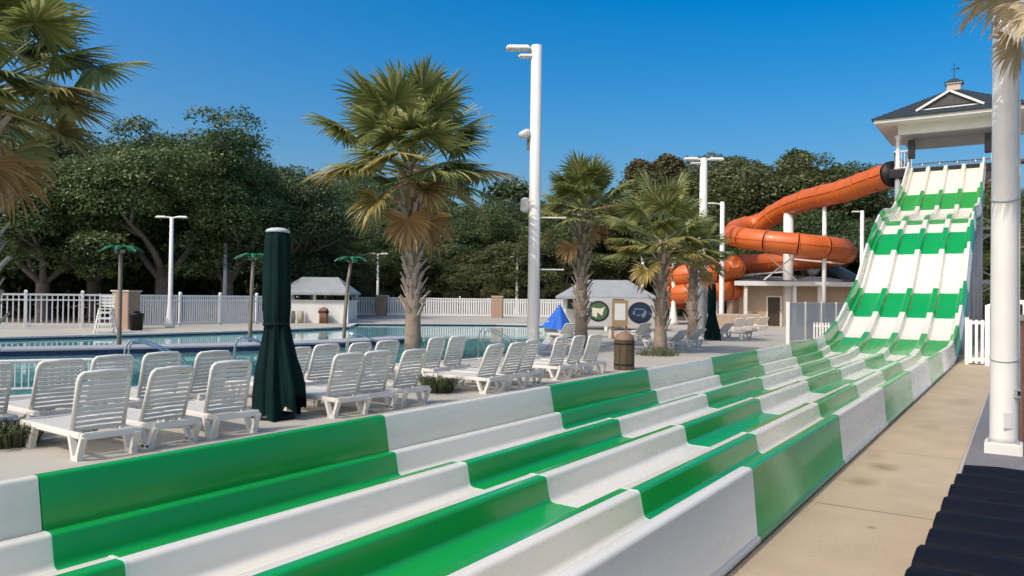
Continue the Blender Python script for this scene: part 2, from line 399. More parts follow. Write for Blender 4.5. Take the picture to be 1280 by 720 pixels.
# stainless trim strips on the shield joints, base beam under the right shield, supports under the ramp
for yy in range(28, 51, 4):
    z = pz(yy)-.82
    for x in (-5.45, -3.6, -1.8):
        if z > g(x, yy)+.5: MB().tube([(x-PINV.x, yy-PINV.y, g(x, yy)), (x-PINV.x, yy-PINV.y, z)], .11, 10).build('support_column', GREYST, slide, True)
    if z > g(-3, yy)+.3: MB().bx(-5.6-PINV.x, -1.65-PINV.x, yy-.1-PINV.y, yy+.1-PINV.y, z, z+.28).build('cross_beam', GREYST, slide)
for x in (-4.8, -2.4):
    mb = MB(); ys = [28+i*1.1 for i in range(21)]
    for a, b in zip(ys[:-1], ys[1:]): mb.bar((x-PINV.x, a-PINV.y, pz(a)-.42), (x-PINV.x, b-PINV.y, pz(b)-.42), .12, .2)
    mb.build('stringer_beam', GREYST, slide)
mb = MB(); mb.bx(-5.4-PINV.x, -1.80-PINV.x, -6-PINV.y, 27-PINV.y, .0, .02).build('ground_sheet', mat('dark_pad', (.03, .03, .03), .9), slide)  # thin near-black sheet lying on the ground under the flat run

# ---------------------------------------------------------------- tower
TX, TY = -3.4, 52.9
tw = thing('slide_tower', (TX, TY, 0), 'open slide tower with dark hip roof, white eaves, gable and cupola', 'tower')
TP = Vector((TX, TY, 0))
DK = 9.72
MB().bx(-3.1, 3.1, -2.4, 3.2, DK-.28, DK).build('platform', mat('grey_deck', (.30, .31, .32), .7), tw)
MB().bx(-3.15, 3.15, -2.46, -2.402, DK-.5, DK-.02).build('platform_fascia', DARKST, tw)
EZ = 11.75
for x in (-2.72, 2.72):
    for y in (-2.2, 3.0):
        MB().lathe([(.16, DK+.001), (.16, DK+.16), (.12, DK+.2), (.12, EZ-.25), (.17, EZ-.2), (.17, EZ-.002)], 14, (x, y, 0)).build('post', PAINT, tw, True)
        MB().tube([(x, y, .3), (x, y, DK-.281)], .16, 12).build('tower_leg', GREYST, tw, True)
# eave beam and soffit
mb = MB()
for (x0, x1, y0, y1) in ((-2.7, 2.7, -2.35, -2.05), (-2.7, 2.7, 2.85, 3.15), (-2.7, -2.4, -2.049, 2.849), (2.4, 2.7, -2.049, 2.849)): mb.bx(x0, x1, y0, y1, EZ, EZ+.62)
mb.build('eave_beam', PAINT, tw)
OV = 1.15; x0, x1, y0, y1 = -2.7-OV, 2.7+OV, -2.35-OV, 3.15+OV; ez = EZ+.62
MB().bx(x0+.03, x1-.03, y0+.03, y1-.03, ez, ez+.05).build('soffit', mat('soffit_white', (.70, .68, .60), .6), tw)
mb = MB()
mb.bx(x0, x1, y0, y0+.029, ez-.03, ez+.22); mb.bx(x0, x1, y1-.029, y1, ez-.03, ez+.22); mb.bx(x0, x0+.029, y0+.03, y1-.03, ez-.03, ez+.22); mb.bx(x1-.029, x1, y0+.03, y1-.03, ez-.03, ez+.22)
mb.build('fascia', PAINT, tw)
az = 14.8; e = .12; zb = ez+.2
cxm, cym = 0, (y0+y1)/2
roof = MB().add([(x0-e, y0-e, zb), (x1+e, y0-e, zb), (x1+e, y1+e, zb), (x0-e, y1+e, zb), (cxm, cym, az)] + [(x0-e, y0-e, zb-.05), (x1+e, y0-e, zb-.05), (x1+e, y1+e, zb-.05), (x0-e, y1+e, zb-.05)],
    [(0, 1, 4), (1, 2, 4), (2, 3, 4), (3, 0, 4), (5, 6, 1, 0), (6, 7, 2, 1), (7, 8, 3, 2), (8, 5, 0, 3), (8, 7, 6, 5)]).build('roof', SHINGLE, tw)
# shingle courses: ridged steps over the front and left slopes
def roof_pt(side, u, t):
    P = [Vector((x0-e, y0-e, zb)), Vector((x1+e, y0-e, zb)), Vector((x1+e, y1+e, zb)), Vector((x0-e, y1+e, zb))]; A = Vector((cxm, cym, az))
    a, b = P[side], P[(side+1) % 4]; return a.lerp(A, t).lerp(b.lerp(A, t), u)
for side in (0, 1, 2, 3):
    for c in range(14):
        t0, t1 = c/15, (c+1)/15; q = [roof_pt(side, 0, t0), roof_pt(side, 1, t0), roof_pt(side, 1, t1), roof_pt(side, 0, t1)]
        nrm = (q[1]-q[0]).cross(q[3]-q[0]).normalized()
        top = [q[0]+nrm*.035, q[1]+nrm*.035, q[2]+nrm*.008, q[3]+nrm*.008]; bot = [p+nrm*.003 for p in q]
        MB().add([tuple(p) for p in top+bot], [(0, 1, 2, 3), (4, 5, 1, 0), (5, 6, 2, 1), (6, 7, 3, 2), (7, 4, 0, 3)]).build('shingle_course', SHINGLE, roof)
# gable dormer
gy = y0+.45; gz = ez+.62; gw, gh = 1.5, .82
gb = MB().add([(-gw, gy, gz), (gw, gy, gz), (0, gy, gz+gh), (0, gy+2.6, gz+gh)], [(0, 1, 2), (1, 3, 2), (3, 0, 2)]).build('gable', SHINGLE, tw)
MB().add([(-gw+.25, gy-.012, gz+.06), (gw-.25, gy-.012, gz+.06), (0, gy-.012, gz+gh-.12)], [(0, 1, 2)]).build('louvre', mat('louvre_shade_grey', (.045, .045, .045), .8, (.09, .09, .085), 6.), gb)  # flat panel; the shading of the louvre is put into its dark grey
mb = MB()
for s in (-1, 1): mb.bar((s*(gw+.18), gy-.06, gz-.1), (s*.005, gy-.06, gz+gh+.03), .12, .2, (0, -1, 0))
mb.build('barge_board', PAINT, gb)
MB().bx(-gw-.1, gw+.1, gy-.03, gy-.013, gz-.12, gz-.02).build('gable_trim', PAINT, gb)
# cupola
cz = az-.3
cup = MB().bx(cxm-.36, cxm+.36, cym-.36, cym+.36, cz, cz+.5).build('cupola', mat('cupola_tan', (.50, .42, .33), .7), tw)
MB().bx(cxm-.44, cxm+.44, cym-.44, cym+.44, cz+.501, cz+.58).build('cupola_cornice', PAINT, cup)
MB().add([(cxm-.5, cym-.5, cz+.582), (cxm+.5, cym-.5, cz+.582), (cxm+.5, cym+.5, cz+.582), (cxm-.5, cym+.5, cz+.582), (cxm, cym, cz+.95)], [(3, 2, 1, 0), (0, 1, 4), (1, 2, 4), (2, 3, 4), (3, 0, 4)]).build('cupola_roof', SHINGLE, cup)
mb = MB().tube([(cxm, cym, cz+.9), (cxm, cym, cz+1.85)], .016, 6); mb.bar((cxm-.2, cym, cz+1.45), (cxm+.25, cym, cz+1.45), .015, .03)
mb.add([(cxm+.05, cym-.01, cz+1.46), (cxm+.26, cym-.01, cz+1.56), (cxm+.26, cym-.01, cz+1.38)], [(0, 1, 2)]); mb.build('weather_vane', DARKST, cup)
# railings, speakers
for (a, b) in (((-2.9, -2.2), (-2.9, 3.0)), ((2.9, -2.2), (2.9, 3.0)), ((-2.9, -2.2), (-2.0, -2.2)), ((2.0, -2.2), (2.9, -2.2)), ((-2.9, 3.0), (2.9, 3.0))):
    A, B = Vector((*a, 0)), Vector((*b, 0)); n_ = max(3, int((B-A).length/.16))
    mb = MB()
    mb.bar(A+Vector((0, 0, DK+1.08)), B+Vector((0, 0, DK+1.08)), .07, .07); mb.bar(A+Vector((0, 0, DK+.1)), B+Vector((0, 0, DK+.1)), .05, .06)
    for i in range(n_+1): p = A.lerp(B, i/n_); mb.bar(p+Vector((0, 0, DK+.14)), p+Vector((0, 0, DK+1.04)), .03, .03)
    mb.build('railing', PAINT, tw)
for x in (-2.0, 1.85): MB().box((x, -2.15, DK+1.15), (.36, .3, 1.1)).build('loudspeaker', DARKST, tw, bevel=.03)
for i in range(4): MB().tube([(XD+(i+.5)*LP-TX, -1.9, DK), (XD+(i+.5)*LP-TX, -1.9, DK+.35)], .03, 8).build('lane_bar', STEEL, tw, True)
# bracing and stair at the right of the tower
mb = MB()
for z in (3., 6.):
    mb.bx(-2.55, 2.55, -2.25, -2.15, z, z+.15); mb.bx(-2.55, 2.55, 2.95, 3.05, z, z+.15)
for s in (-1, 1):
    mb.bar((-2.55*s, -2.2, .4), (2.55*s, -2.2, 3), .06, .06); mb.bar((-2.55*s, -2.2, 3.1), (2.55*s, -2.2, 6), .06, .06); mb.bar((-2.55*s, -2.2, 6.1), (2.55*s, -2.2, 9.1), .06, .06)
mb.build('bracing', GREYST, tw)
STW = mat('stair_timber', (.16, .10, .06), .8, (.11, .07, .045), 4.)
for fl in range(4):
    z0, z1 = .3+fl*2.3, .3+(fl+1)*2.3; ya, yb = (-3.0, 2.6) if fl % 2 == 0 else (2.6, -3.0); xx = 3.7+(fl % 2)*1.3
    mb = MB()
    for s in (-.6, .6): mb.bar((xx+s, ya, z0), (xx+s, yb, z1), .06, .28)
    st = mb.build('stair_stringer', STW, tw)
    for k in range(13):
        t = (k+.5)/13; MB().box((xx, ya+(yb-ya)*t, z0+(z1-z0)*t+.12), (1.16, .3, .045)).build('tread', STW, st)
    mb = MB(); mb.bar((xx-.62, ya, z0+1.0), (xx-.62, yb, z1+1.0), .06, .09)
    for k in range(7): t = k/6; mb.bar((xx-.62, ya+(yb-ya)*t, z0+(z1-z0)*t), (xx-.62, ya+(yb-ya)*t, z0+(z1-z0)*t+.98), .05, .05)
    mb.build('stair_rail', PAINT, st)
    yl = yb+(.6 if yb > 0 else -.6); MB().bx(3.0, 5.7, yl-.6, yl+.6, z1-.1, z1+.02).build('landing', STW, tw)
for x in (3.05, 5.65):
    for y in (-4.1, 3.7): MB().bx(x-.1, x+.1, y-.1, y+.1, .3, DK+1.1).build('stair_post', STW, tw)

# ---------------------------------------------------------------- orange tube slide
def tube_path():
    C0 = colm(984, 56); Rr = 3.9; fh = Vector((-math.sin(YAW), math.cos(YAW), 0)); rh = Vector((math.cos(YAW), math.sin(YAW), 0))
    P = [at(1114, 218, 46.5), at(1085, 228, 48.5), at(1050, 240, 51), at(1012, 249, 54), at(978, 262, 57), at(950, 279, 59)]
    zs = [(.74, 7.35), (1., 6.55), (1.25, 6.0), (1.5, 5.62), (1.75, 5.45), (2., 5.25), (2.25, 5.0), (2.5, 4.8), (2.75, 4.55), (3.0, 4.3)]
    for a, z in zs:
        p = C0+rh*(Rr*math.cos(a*PI))+fh*(Rr*math.sin(a*PI)); P.append(Vector((p.x, p.y, z)))
    C1 = colm(876, 58); R2 = 2.6
    for i in range(1, 15):
        a = .35+i*.25; z = 4.15-.17*i; p = C1+rh*(R2*math.cos((2.35-a)*PI) )+fh*(R2*math.sin((2.35-a)*PI)); P.append(Vector((p.x, p.y, z)))
    return P
def catmull(P, n=8):
    o = []
    for i in range(len(P)-1):
        a, b, c, d = P[max(i-1, 0)], P[i], P[i+1], P[min(i+2, len(P)-1)]
        for k in range(n):
            t = k/n; o.append(.5*((2*b)+(c-a)*t+(2*a-5*b+4*c-d)*t*t+(3*b-a-3*c+d)*t**3))
    o.append(P[-1]); return o
tp = catmull(tube_path(), 8)
ot = thing('tube_slide', colm(985, 56), 'enclosed orange spiral tube slide winding down beside the tower', 'water slide')
OL = ot.location.copy(); TR = .74
i = 0
while i < len(tp)-1:
    j = min(i+5, len(tp)-1); seg = [p-OL for p in tp[i:j+1]]; L = sum((seg[k+1]-seg[k]).length for k in range(len(seg)-1))
    mb = MB(); pts = []; rs = []
    d0 = (seg[1]-seg[0]).normalized(); d1 = (seg[-1]-seg[-2]).normalized()
    pts = [seg[0]+d0*.01, seg[0]+d0*.07]+[seg[0]+d0*.075]+seg[1:-1]+[seg[-1]-d1*.075, seg[-1]-d1*.07, seg[-1]-d1*.01]
    rs = [TR+.06, TR+.06, TR]+[TR]*(len(seg)-2)+[TR, TR+.06, TR+.06]
    mb.tube(pts, rs, 20, caps=False)
    o = mb.build('tube_section', ORANGE, ot); autosmooth(o.data, 40)
    # seam flange along the side
    mb = MB(); sp = seg
    for k in range(len(sp)-1):
        d = (sp[k+1]-sp[k]).normalized(); sd = d.cross(Vector((0, 0, 1))).normalized()
        for s in (-1, 1): mb.bar(sp[k]+sd*s*(TR+.01), sp[k+1]+sd*s*(TR+.01), .07, .03)
    mb.build('seam_flange', ORANGE, o)
    i = j
ring0 = tp[0]-OL; d = (tp[1]-tp[0]).normalized()
MB().tube([ring0-d*.22, ring0-d*.01], TR+.03, 20).build('entry_collar', DARKST, ot, True)
mcol = PAINT
MB().tube([(0, 0, 0), (0, 0, Hz(988, 257, 56)-OL.z)], .36, 16).build('centre_column', mcol, ot, True)
mb = MB()
for k in (70, 86, 102, 118):
    if k < len(tp): p = tp[k]-OL; mb.tube([(0, 0, p.z-.4), p-Vector((0, 0, .75))], .06, 6)
mb.build('support_arm', PAINT, ot)
for k in (20, 134, 160):
    if k < len(tp):
        p = tp[k]-OL; MB().tube([(p.x, p.y, 0), (p.x, p.y, p.z-.6)], .14, 10).build('support_column', PAINT, ot, True)
mb = MB(); a = at(955, 350, 54)-OL; b = at(990, 322, 54)-OL; c = at(962, 322, 54)-OL; d_ = at(995, 350, 54)-OL
mb.tube([a, b], .05, 6); mb.tube([c, d_], .05, 6); mb.build('cross_brace', PAINT, ot)
# dark flume with pale mouth beyond the bathhouse
dfp = [at(1006, 333, 59), at(1022, 334, 59), at(1040, 341, 59), at(1062, 352, 60), at(1085, 366, 61)]
df = thing('dark_flume', colm(1040, 59), 'dark flume tube with a pale rounded mouth below the orange coil', 'water slide')
DL = df.location.copy()
MB().tube([p-DL for p in catmull(dfp[1:], 6)], .72, 18, caps=False).build('flume_tube', mat('dark_flume', (.03, .035, .04), .4), df, True)
q = dfp[1]-DL; d = (dfp[1]-dfp[2]).normalized()
MB().tube([q, q+d*.15, q+d*.5, q+d*.8, q+d*.95], [.8, .82, .68, .4, .08], 18).build('mouth', mat('pale_grey', (.52, .53, .55), .3, (.35, .35, .38), 3.), df, True)
MB().tube([(p.x, p.y, 0.) for p in [dfp[3]-DL]]+[dfp[3]-DL-Vector((0, 0, .5))], .12, 8).build('support_column', GREYST, df, True)
MB().tube([(p.x, p.y, 0.) for p in [dfp[1]-DL]]+[dfp[1]-DL-Vector((0, 0, .5))], .12, 8).build('support_column', GREYST, df, True)

# ---------------------------------------------------------------- loungers
def slat_mesh(wid, dep, m, name):
    mb = MB(); n = 5
    for i in range(n):
        y = -wid/2+wid*i/(n-1); b = -.012*math.cos(PI*y/wid)
        mb.v += [(-dep/2, y, b), (dep/2, y, b), (dep/2, y, b+.012), (-dep/2, y, b+.012)]
    for i in range(n-1):
        for k in range(4): a = i*4+k; c = i*4+(k+1) % 4; mb.f.append((a, c, c+4, a+4))
    mb.f += [(3, 2, 1, 0), tuple((n-1)*4+k for k in range(4))]
    return mb.mesh(name, m)
SL_BACK = slat_mesh(.555, .042, RESIN, 'back_slat'); SL_SEAT = slat_mesh(.55, .074, RESIN, 'seat_slat')
def lounger(ang):
    t = bpy.data.objects.new('sun_lounger', None); col.objects.link(t); t.empty_display_size = .1
    HZ_ = .285
    for s in (-1, 1):
        mb = MB(); mb.bx(0.046, 1.50, s*.295-.025, s*.295+.025, HZ_-.05, HZ_+.02); mb.build('side_rail', RESIN, t, bevel=.01)
        for x in (.06, 1.24):
            mb = MB(); y = s*.30
            mb.bar((x-.07, y, HZ_-.02), (x+.03, y, .02), .05, .07, (0, 1, 0)); mb.bar((x+.21, y, HZ_-.02), (x+.11, y, .02), .05, .07, (0, 1, 0)); mb.bx(x-.01, x+.15, y-.035, y+.035, 0, .05)
            mb.build('leg', RESIN, t)
    MB().bx(-.02, .045, -.32, .32, HZ_-.055, HZ_+.025).build('head_rail', RESIN, t, bevel=.012)
    MB().bx(1.501, 1.56, -.32, .32, HZ_-.055, HZ_+.025).build('foot_rail', RESIN, t, bevel=.012)
    a = math.radians(ang); ux, uz = -math.cos(a), math.sin(a); hx, hz = .30, HZ_-.02; L = .70
    def bp(u, y): return Vector((hx+ux*u, y, hz+uz*u))
    path = [bp(0, -.285), bp(L-.09, -.285), bp(L-.03, -.272), bp(L, -.24), bp(L+.012, 0), bp(L, .24), bp(L-.03, .272), bp(L-.09, .285), bp(0, .285)]
    MB().tube(path, .026, 8).build('backrest_frame', RESIN, t, True)
    for k in range(11):
        o = ob('back_slat', SL_BACK, t, bp(.05+k*.060, 0)); o.rotation_euler = (0, a if False else PI-(-a) if False else a-0, 0)
        o.rotation_euler = (0, math.atan2(-uz, ux), 0)
    for k in range(12): ob('seat_slat', SL_SEAT, t, (.40+k*.093, 0, HZ_+.01))
    
    return t
PROTO = {}
CH = {'row1': ('sun lounger row along the slide', None)}
def place_lounger(X, Y, rz, label, group, ang=60, j=True):
    if ang not in PROTO: PROTO[ang] = lounger(ang); t = PROTO[ang]
    else: t = copy_tree(PROTO[ang])
    t.location = (X, Y, g(X, Y)); t.rotation_euler = (0, 0, rz); tag(t, label, 'lounge chair', group)
    return t
jr = lambda a: rnd.uniform(-a, a)
GA = 'raised white loungers lined up along the slide'
GB = 'raised white loungers in the row nearer the pool'
A0 = 74
r1 = [(4.76, 'white lounger beside the grass tuft, end chair of the row along the slide'),
      (5.59, 'white slatted lounger in the middle of three between grass tuft and closed umbrella'),
      (6.44, 'white slatted lounger standing right beside the closed green umbrella')]
for y, lb in r1: place_lounger(-8.50+jr(.04), y, PI+jr(.07), lb, GA, rnd.choice((72, 74, 77)))
for y in (8.53, 9.18, 10.04): place_lounger(-8.48+jr(.05), y, PI+jr(.10), 'white slatted lounger between the closed umbrella and the second grass tuft along the slide', GA, rnd.choice((70, 74, 77)))
for y in (12.36, 13.16, 13.86): place_lounger(-8.48+jr(.05), y, PI+jr(.10), 'white slatted lounger in the trio between the second grass tuft and the wooden bin', GA, rnd.choice((68, 72, 74)))
for y in (15.4, 16.2, 17.0): place_lounger(-8.65+jr(.05), y, PI+jr(.10), 'white lounger next to the brown wooden bin by the slide wall', GA, A0)
for y in (4.35, 5.24, 5.97, 6.72, 7.52): place_lounger(-10.50+jr(.05), y, PI+jr(.05), 'white lounger in the back row by the low white pool railing', GB, rnd.choice((72, 74, 77)))
for y in (9.15, 9.92, 10.7, 11.5): place_lounger(-10.45+jr(.06), y, PI+jr(.10), 'white lounger in the back row between closed umbrella and large palm', GB, rnd.choice((68, 72, 74)))
for y in (13.1, 13.87): place_lounger(-10.45+jr(.06), y, PI+jr(.10), 'white lounger in the back row standing past the large palm trunk', GB, A0)
# far loungers
GC = 'low loungers on the deck before the bathhouse'
for (px, py, d, rz, an) in ((872, 0, 30, PI*.92, 40), (850, 0, 28.4, PI*.9, 40), (925, 0, 44, PI*.75, 50), (938, 0, 46, PI*.75, 50), (955, 0, 48.5, PI*.75, 50), (908, 0, 37.5, PI*.85, 40), (935, 0, 37, PI*.9, 14)):
    p = colm(px, d); place_lounger(p.x, p.y, rz, 'low white lounger on the open deck between palm and bathhouse', GC, an)
for (px, d) in ((690, 36), (712, 33), (805, 34.5), (818, 37)):
    p = colm(px, d); place_lounger(p.x, p.y, PI*.8+jr(.2), 'white lounger on the deck beside the oval signs', 'loungers by the oval signs', 45)
p = colm(1038, 40); place_lounger(p.x, p.y, PI*.6, 'white lounger upright behind the grey mesh screen fence', None, 66)

# ---------------------------------------------------------------- umbrellas
def closed_umbrella(loc, Ht, label, seed, group=None, lean=0):
    t = thing('patio_umbrella', loc, label, 'umbrella', group); r_ = random.Random(seed); ph = [r_.uniform(0, 6.28) for _ in range(6)]
    MB().lathe([(.30, .0), (.30, .06), (.10, .1), (.06, .16), (.06, .3)], 16).build('base', DARKST, t, True)
    MB().tube([(0, 0, .1), (0, 0, Ht-.03)], .028, 10).build('pole', mat('umbrella_pole', (.03, .08, .07), .5), t, True)
    n = 72; mb = MB(); prof = []
    zs = [Ht-.02, Ht-.04, Ht-.10, Ht-.3, Ht-.6, Ht-.9, Ht-1.2, Ht-1.36, Ht-1.43, Ht-1.52, Ht-1.72, Ht-1.95, Ht-2.15, Ht-2.45, Ht-2.76]
    rr = [.08, .14, .165, .18, .185, .19, .188, .178, .168, .178, .21, .255, .295, .335, .345]
    for i, (z, r0) in enumerate(zip(zs, rr)):
        k = clamp((i-7)/7, 0, 1)
        for q in range(n):
            a = 2*PI*q/n
            fold = 1+(.075+.09*k)*math.sin(8*a+ph[0]+.5*math.sin(z*2.3)+.4*k)*(1 if i > 1 else 0)+(.03+.05*k)*math.sin(3*a+ph[1])+(.04+.05*k)*math.sin(19*a+ph[2]+z*2.1)
            hem = k*k*(.10*math.cos(a-math.radians(35))+.07*math.sin(8*a+ph[4])+.06*math.sin(3*a+ph[5])+.04*math.sin(15*a))
            asym = 1+.22*k*math.cos(a-math.radians(35))
            mb.v.append((r0*fold*asym*math.cos(a), r0*fold*asym*math.sin(a), z+hem))
    for i in range(len(zs)-1):
        for q in range(n): a = i*n+q; b = i*n+(q+1) % n; mb.f.append((b, a, a+n, b+n))
    mb.build('folded_canopy', CANVAS, t, True)
    mb = MB(); z = Ht-1.43
    mb.lathe([(.170, z-.03), (.196, z-.03), (.196, z+.03), (.170, z+.03)], 32); mb.build('tie_strap', CANVAS, t, True)
    MB().lathe([(.172, Ht-.055), (.178, Ht-.035), (.16, Ht-.01), (.10, Ht+.012), (.02, Ht+.02)], 24).build('top_cap', mat('canvas_cap', (.40, .46, .44), .8), t, True)
    return t
p = colm(346, D(346, 522)); closed_umbrella((p.x, p.y, 0), Hz(340, 286, D(346, 522)), 'tall closed dark green patio umbrella among the near loungers', 3)
p = colm(890, D(890, 425)); closed_umbrella(p, 2.65, 'closed dark green umbrella beside the palm before the orange coil', 9)
# half-open blue umbrella leaning
p = colm(706, 36); bu = thing('blue_umbrella', p, 'half open royal blue umbrella leaning on its tilted white pole', 'umbrella')
_base = Vector((0, 0, 0)); fh = Vector((-math.sin(YAW), math.cos(YAW), 0)); rh = Vector((math.cos(YAW), math.sin(YAW), 0))
hub = at(700, 381, 36)-p
MB().tube([rh*-.15, hub*.5+rh*.22, hub+Vector((0, 0, -.03))], .04, 8).build('pole', PAINT, bu, True)
MB().lathe([(.3, 0), (.3, .08), (.06, .12)], 14, (-.15*rh.x, -.15*rh.y, 0)).build('base', PAINT, bu)
mb = MB(); n = 40; BL = mat('blue_canvas', (.012, .12, .52), .7, (.01, .09, .42), 2.)
for i in range(7):
    t_ = i/6
    for k in range(n):
        a = 2*PI*k/n; r = .03+t_*.72*(1+.10*t_*math.sin(8*a)); pt = hub+rh*(math.cos(a)*r-.08*t_)+fh*(math.sin(a)*r)+Vector((0, 0, -1.15*t_-.12*t_*math.sin(8*a)*0-.10*t_*math.cos(a)))
        mb.v.append(tuple(pt))
for i in range(6):
    for k in range(n): a = i*n+k; b = i*n+(k+1) % n; mb.f.append((b, a, a+n, b+n))
mb.build('canopy', BL, bu, True)

# ---------------------------------------------------------------- light poles
def light_pole(px, d, ytop, r, label, arms, group=None, rb=None, extra=None, flare=False):
    p = colm(px, d); t = thing('light_pole', p, label, 'light pole', group); H = Hz(px, ytop, d)-p.z; rb = rb or r*1.25
    prof = [(rb*1.6, 0), (rb*1.6, .04), (rb, .05), (rb*.98, .3), (r, H-.02), (r*.6, H)]
    if flare: prof = [(rb*2.1, 0), (rb*2.0, .25), (rb*1.25, 1.0), (rb, 1.4), (r, H-.02), (r*.6, H)]
    MB().lathe(prof, 14).build('mast', PAINT, t, True)
    for (side, L, dz, kind) in arms:
        v = rh*side
        mb = MB(); mb.tube([Vector((0, 0, H-dz-.1)), v*(L*.5)+Vector((0, 0, H-dz-.03)), v*L+Vector((0, 0, H-dz))], .045, 6)
        a = mb.build('arm', PAINT, t)
        mb = MB(); q = v*(L+.28)+Vector((0, 0, H-dz))
        R = Matrix((rh, fh, Vector((0, 0, 1)))).transposed()
        mb.box(q, (.75*kind, .34*kind, .13*kind), R, .8); l_ = mb.build('lamp_head', PAINT, a, bevel=.03)
        MB().box(q-Vector((0, 0, .068*kind)), (.5*kind, .24*kind, .012), R).build('lens', mat('lamp_lens', (.6, .62, .6), .15), l_)
    return t, p, H
t, p, H = light_pole(667, D(667, 445), 55, .17, 'tallest white light pole beside the large palm with lamps near its top', [(-1, .30, .10, 1.1), (-1, .02, .36, .8)], rb=.20)
for (z, s, nm) in ((Hz(660, 172, D(667, 445))-p.z, -1, 'speaker_horn'),):
    o = MB().lathe([(.05, 0), (.16, .05), (.20, .22), (.12, .26)], 12).build(nm, PAINT, t, True); o.location = rh*-.28+Vector((0, 0, z)); o.rotation_euler = (.5, -.3, 0)
    MB().box(rh*-.2+Vector((0, 0, z-.15)), (.1, .1, .5)).build('bracket', STEEL, t)
z = Hz(655, 256, D(667, 445))-p.z
MB().box(rh*-.30+Vector((0, 0, z)), (.26, .26, .45)).build('control_box', PAINT, t, bevel=.05)
z = Hz(690, 272, D(667, 445))-p.z
MB().tube([Vector((0, 0, z)), rh*1.0+Vector((0, 0, z))], .025, 6).build('side_arm', PAINT, t)
z = Hz(690, 337, D(667, 445))-p.z
MB().tube([Vector((0, 0, z)), rh*.95+Vector((0, 0, z))], .022, 6).build('side_arm', PAINT, t)
GT = 'white light poles with twin lamps'
light_pole(213, D(213, 410), 271, .095, 'white twin lamp light pole in front of the picket fence', [(-1, .28, .0, .8), (1, .28, .0, .8)], rb=.12, flare=True)
light_pole(472, D(472, 393), 317, .11, 'slim white T shaped light pole on the far pool deck', [(-1, .35, .0, 1.), (1, .35, .0, 1.)])
light_pole(646, D(646, 394), 321, .11, 'slim white light pole by the stone fence pillar on the far deck', [(-1, .2, .0, .7), (1, .2, .0, .7), (-1, .1, 2.0, .5)], rb=.15, flare=True)
light_pole(878, D(878, 424), 197, .16, 'tall white twin lamp pole rising behind the short palms', [(-1, .3, .05, 1.), (1, .3, .05, 1.), (-1, .1, .25, .7)], rb=.24)
light_pole(902, D(902, 408), 252, .15, 'white light pole with one arm beside the orange spiral slide', [(-1, .5, .12, .8)])
light_pole(1077, 64, 263, .15, 'white single arm light pole between orange slide and racing slide', [(-1, .25, .1, .9)], rb=.17)
light_pole(842, D(842, 406), 300, .14, 'short white pole flared at its foot before the orange coil', [], rb=.17, flare=True)
light_pole(803, 68, 318, .12, 'thin white pole standing behind the grey pavilion roof', [])
p = colm(281, 52); t = thing('light_pole', p, 'thin grey pole standing in the dark under the oaks', 'light pole')
MB().lathe([(.16, -.2), (.12, Hz(281, 304, 52)-p.z)], 10).build('mast', GREYST, t, True)  # mast in the same plain grey as the steelwork
# big near pole
p = Gz(1254.5, 566, 0); t = thing('near_pole', p, 'thick white pole standing on a square base beside the dark mats', 'pole')
MB().box((0, 0, .066), (.40, .40, .15)).build('base_plate', PAINT, t, bevel=.015)
MB().lathe([(.156, .141), (.152, .2), (.148, 2.0), (.125, 7.9), (.06, 8.0)], 28).build('mast', PAINT, t, True)
MB().box(-fh*.155+rh*.06+Vector((0, 0, .75)), (.07, .07, .11), Matrix((rh, fh, Vector((0, 0, 1)))).transposed()).build('outlet_box', GREYST, t, bevel=.008)
MB().box(-fh*.195+rh*.06+Vector((0, 0, .76)), (.03, .012, .05), Matrix((rh, fh, Vector((0, 0, 1)))).transposed()).build('outlet_cover', DARKST, t)
_R = Matrix((rh, fh, Vector((0, 0, 1)))).transposed()
MB().box(-fh*.152-rh*.05+Vector((0, 0, .42)), (.10, .02, .2), _R).build('access_plate', PAINT, t, bevel=.006)
for bx_, by_ in ((-.15, -.15), (.15, -.15), (.15, .15), (-.15, .15)): MB().lathe([(.016, .142), (.016, .175), (.010, .18)], 8, (bx_, by_, 0)).build('anchor_bolt', GREYST, t)
for z in (1.18, 3.15):
    mb = MB(); mb.tube([(.153*math.cos(a), .153*math.sin(a), z+.05*math.sin(a)) for a in np.linspace(0, 2*PI, 25)], .008, 6, False); mb.build('cable_wrap', GREYST, t)
MB().tube([Vector((.155*math.cos(.2), .155*math.sin(.2), z)) for z in (.7, 1.2, 2., 3., 4.2, 5.5, 6.5)], .012, 6).build('conduit', PAINT, t)

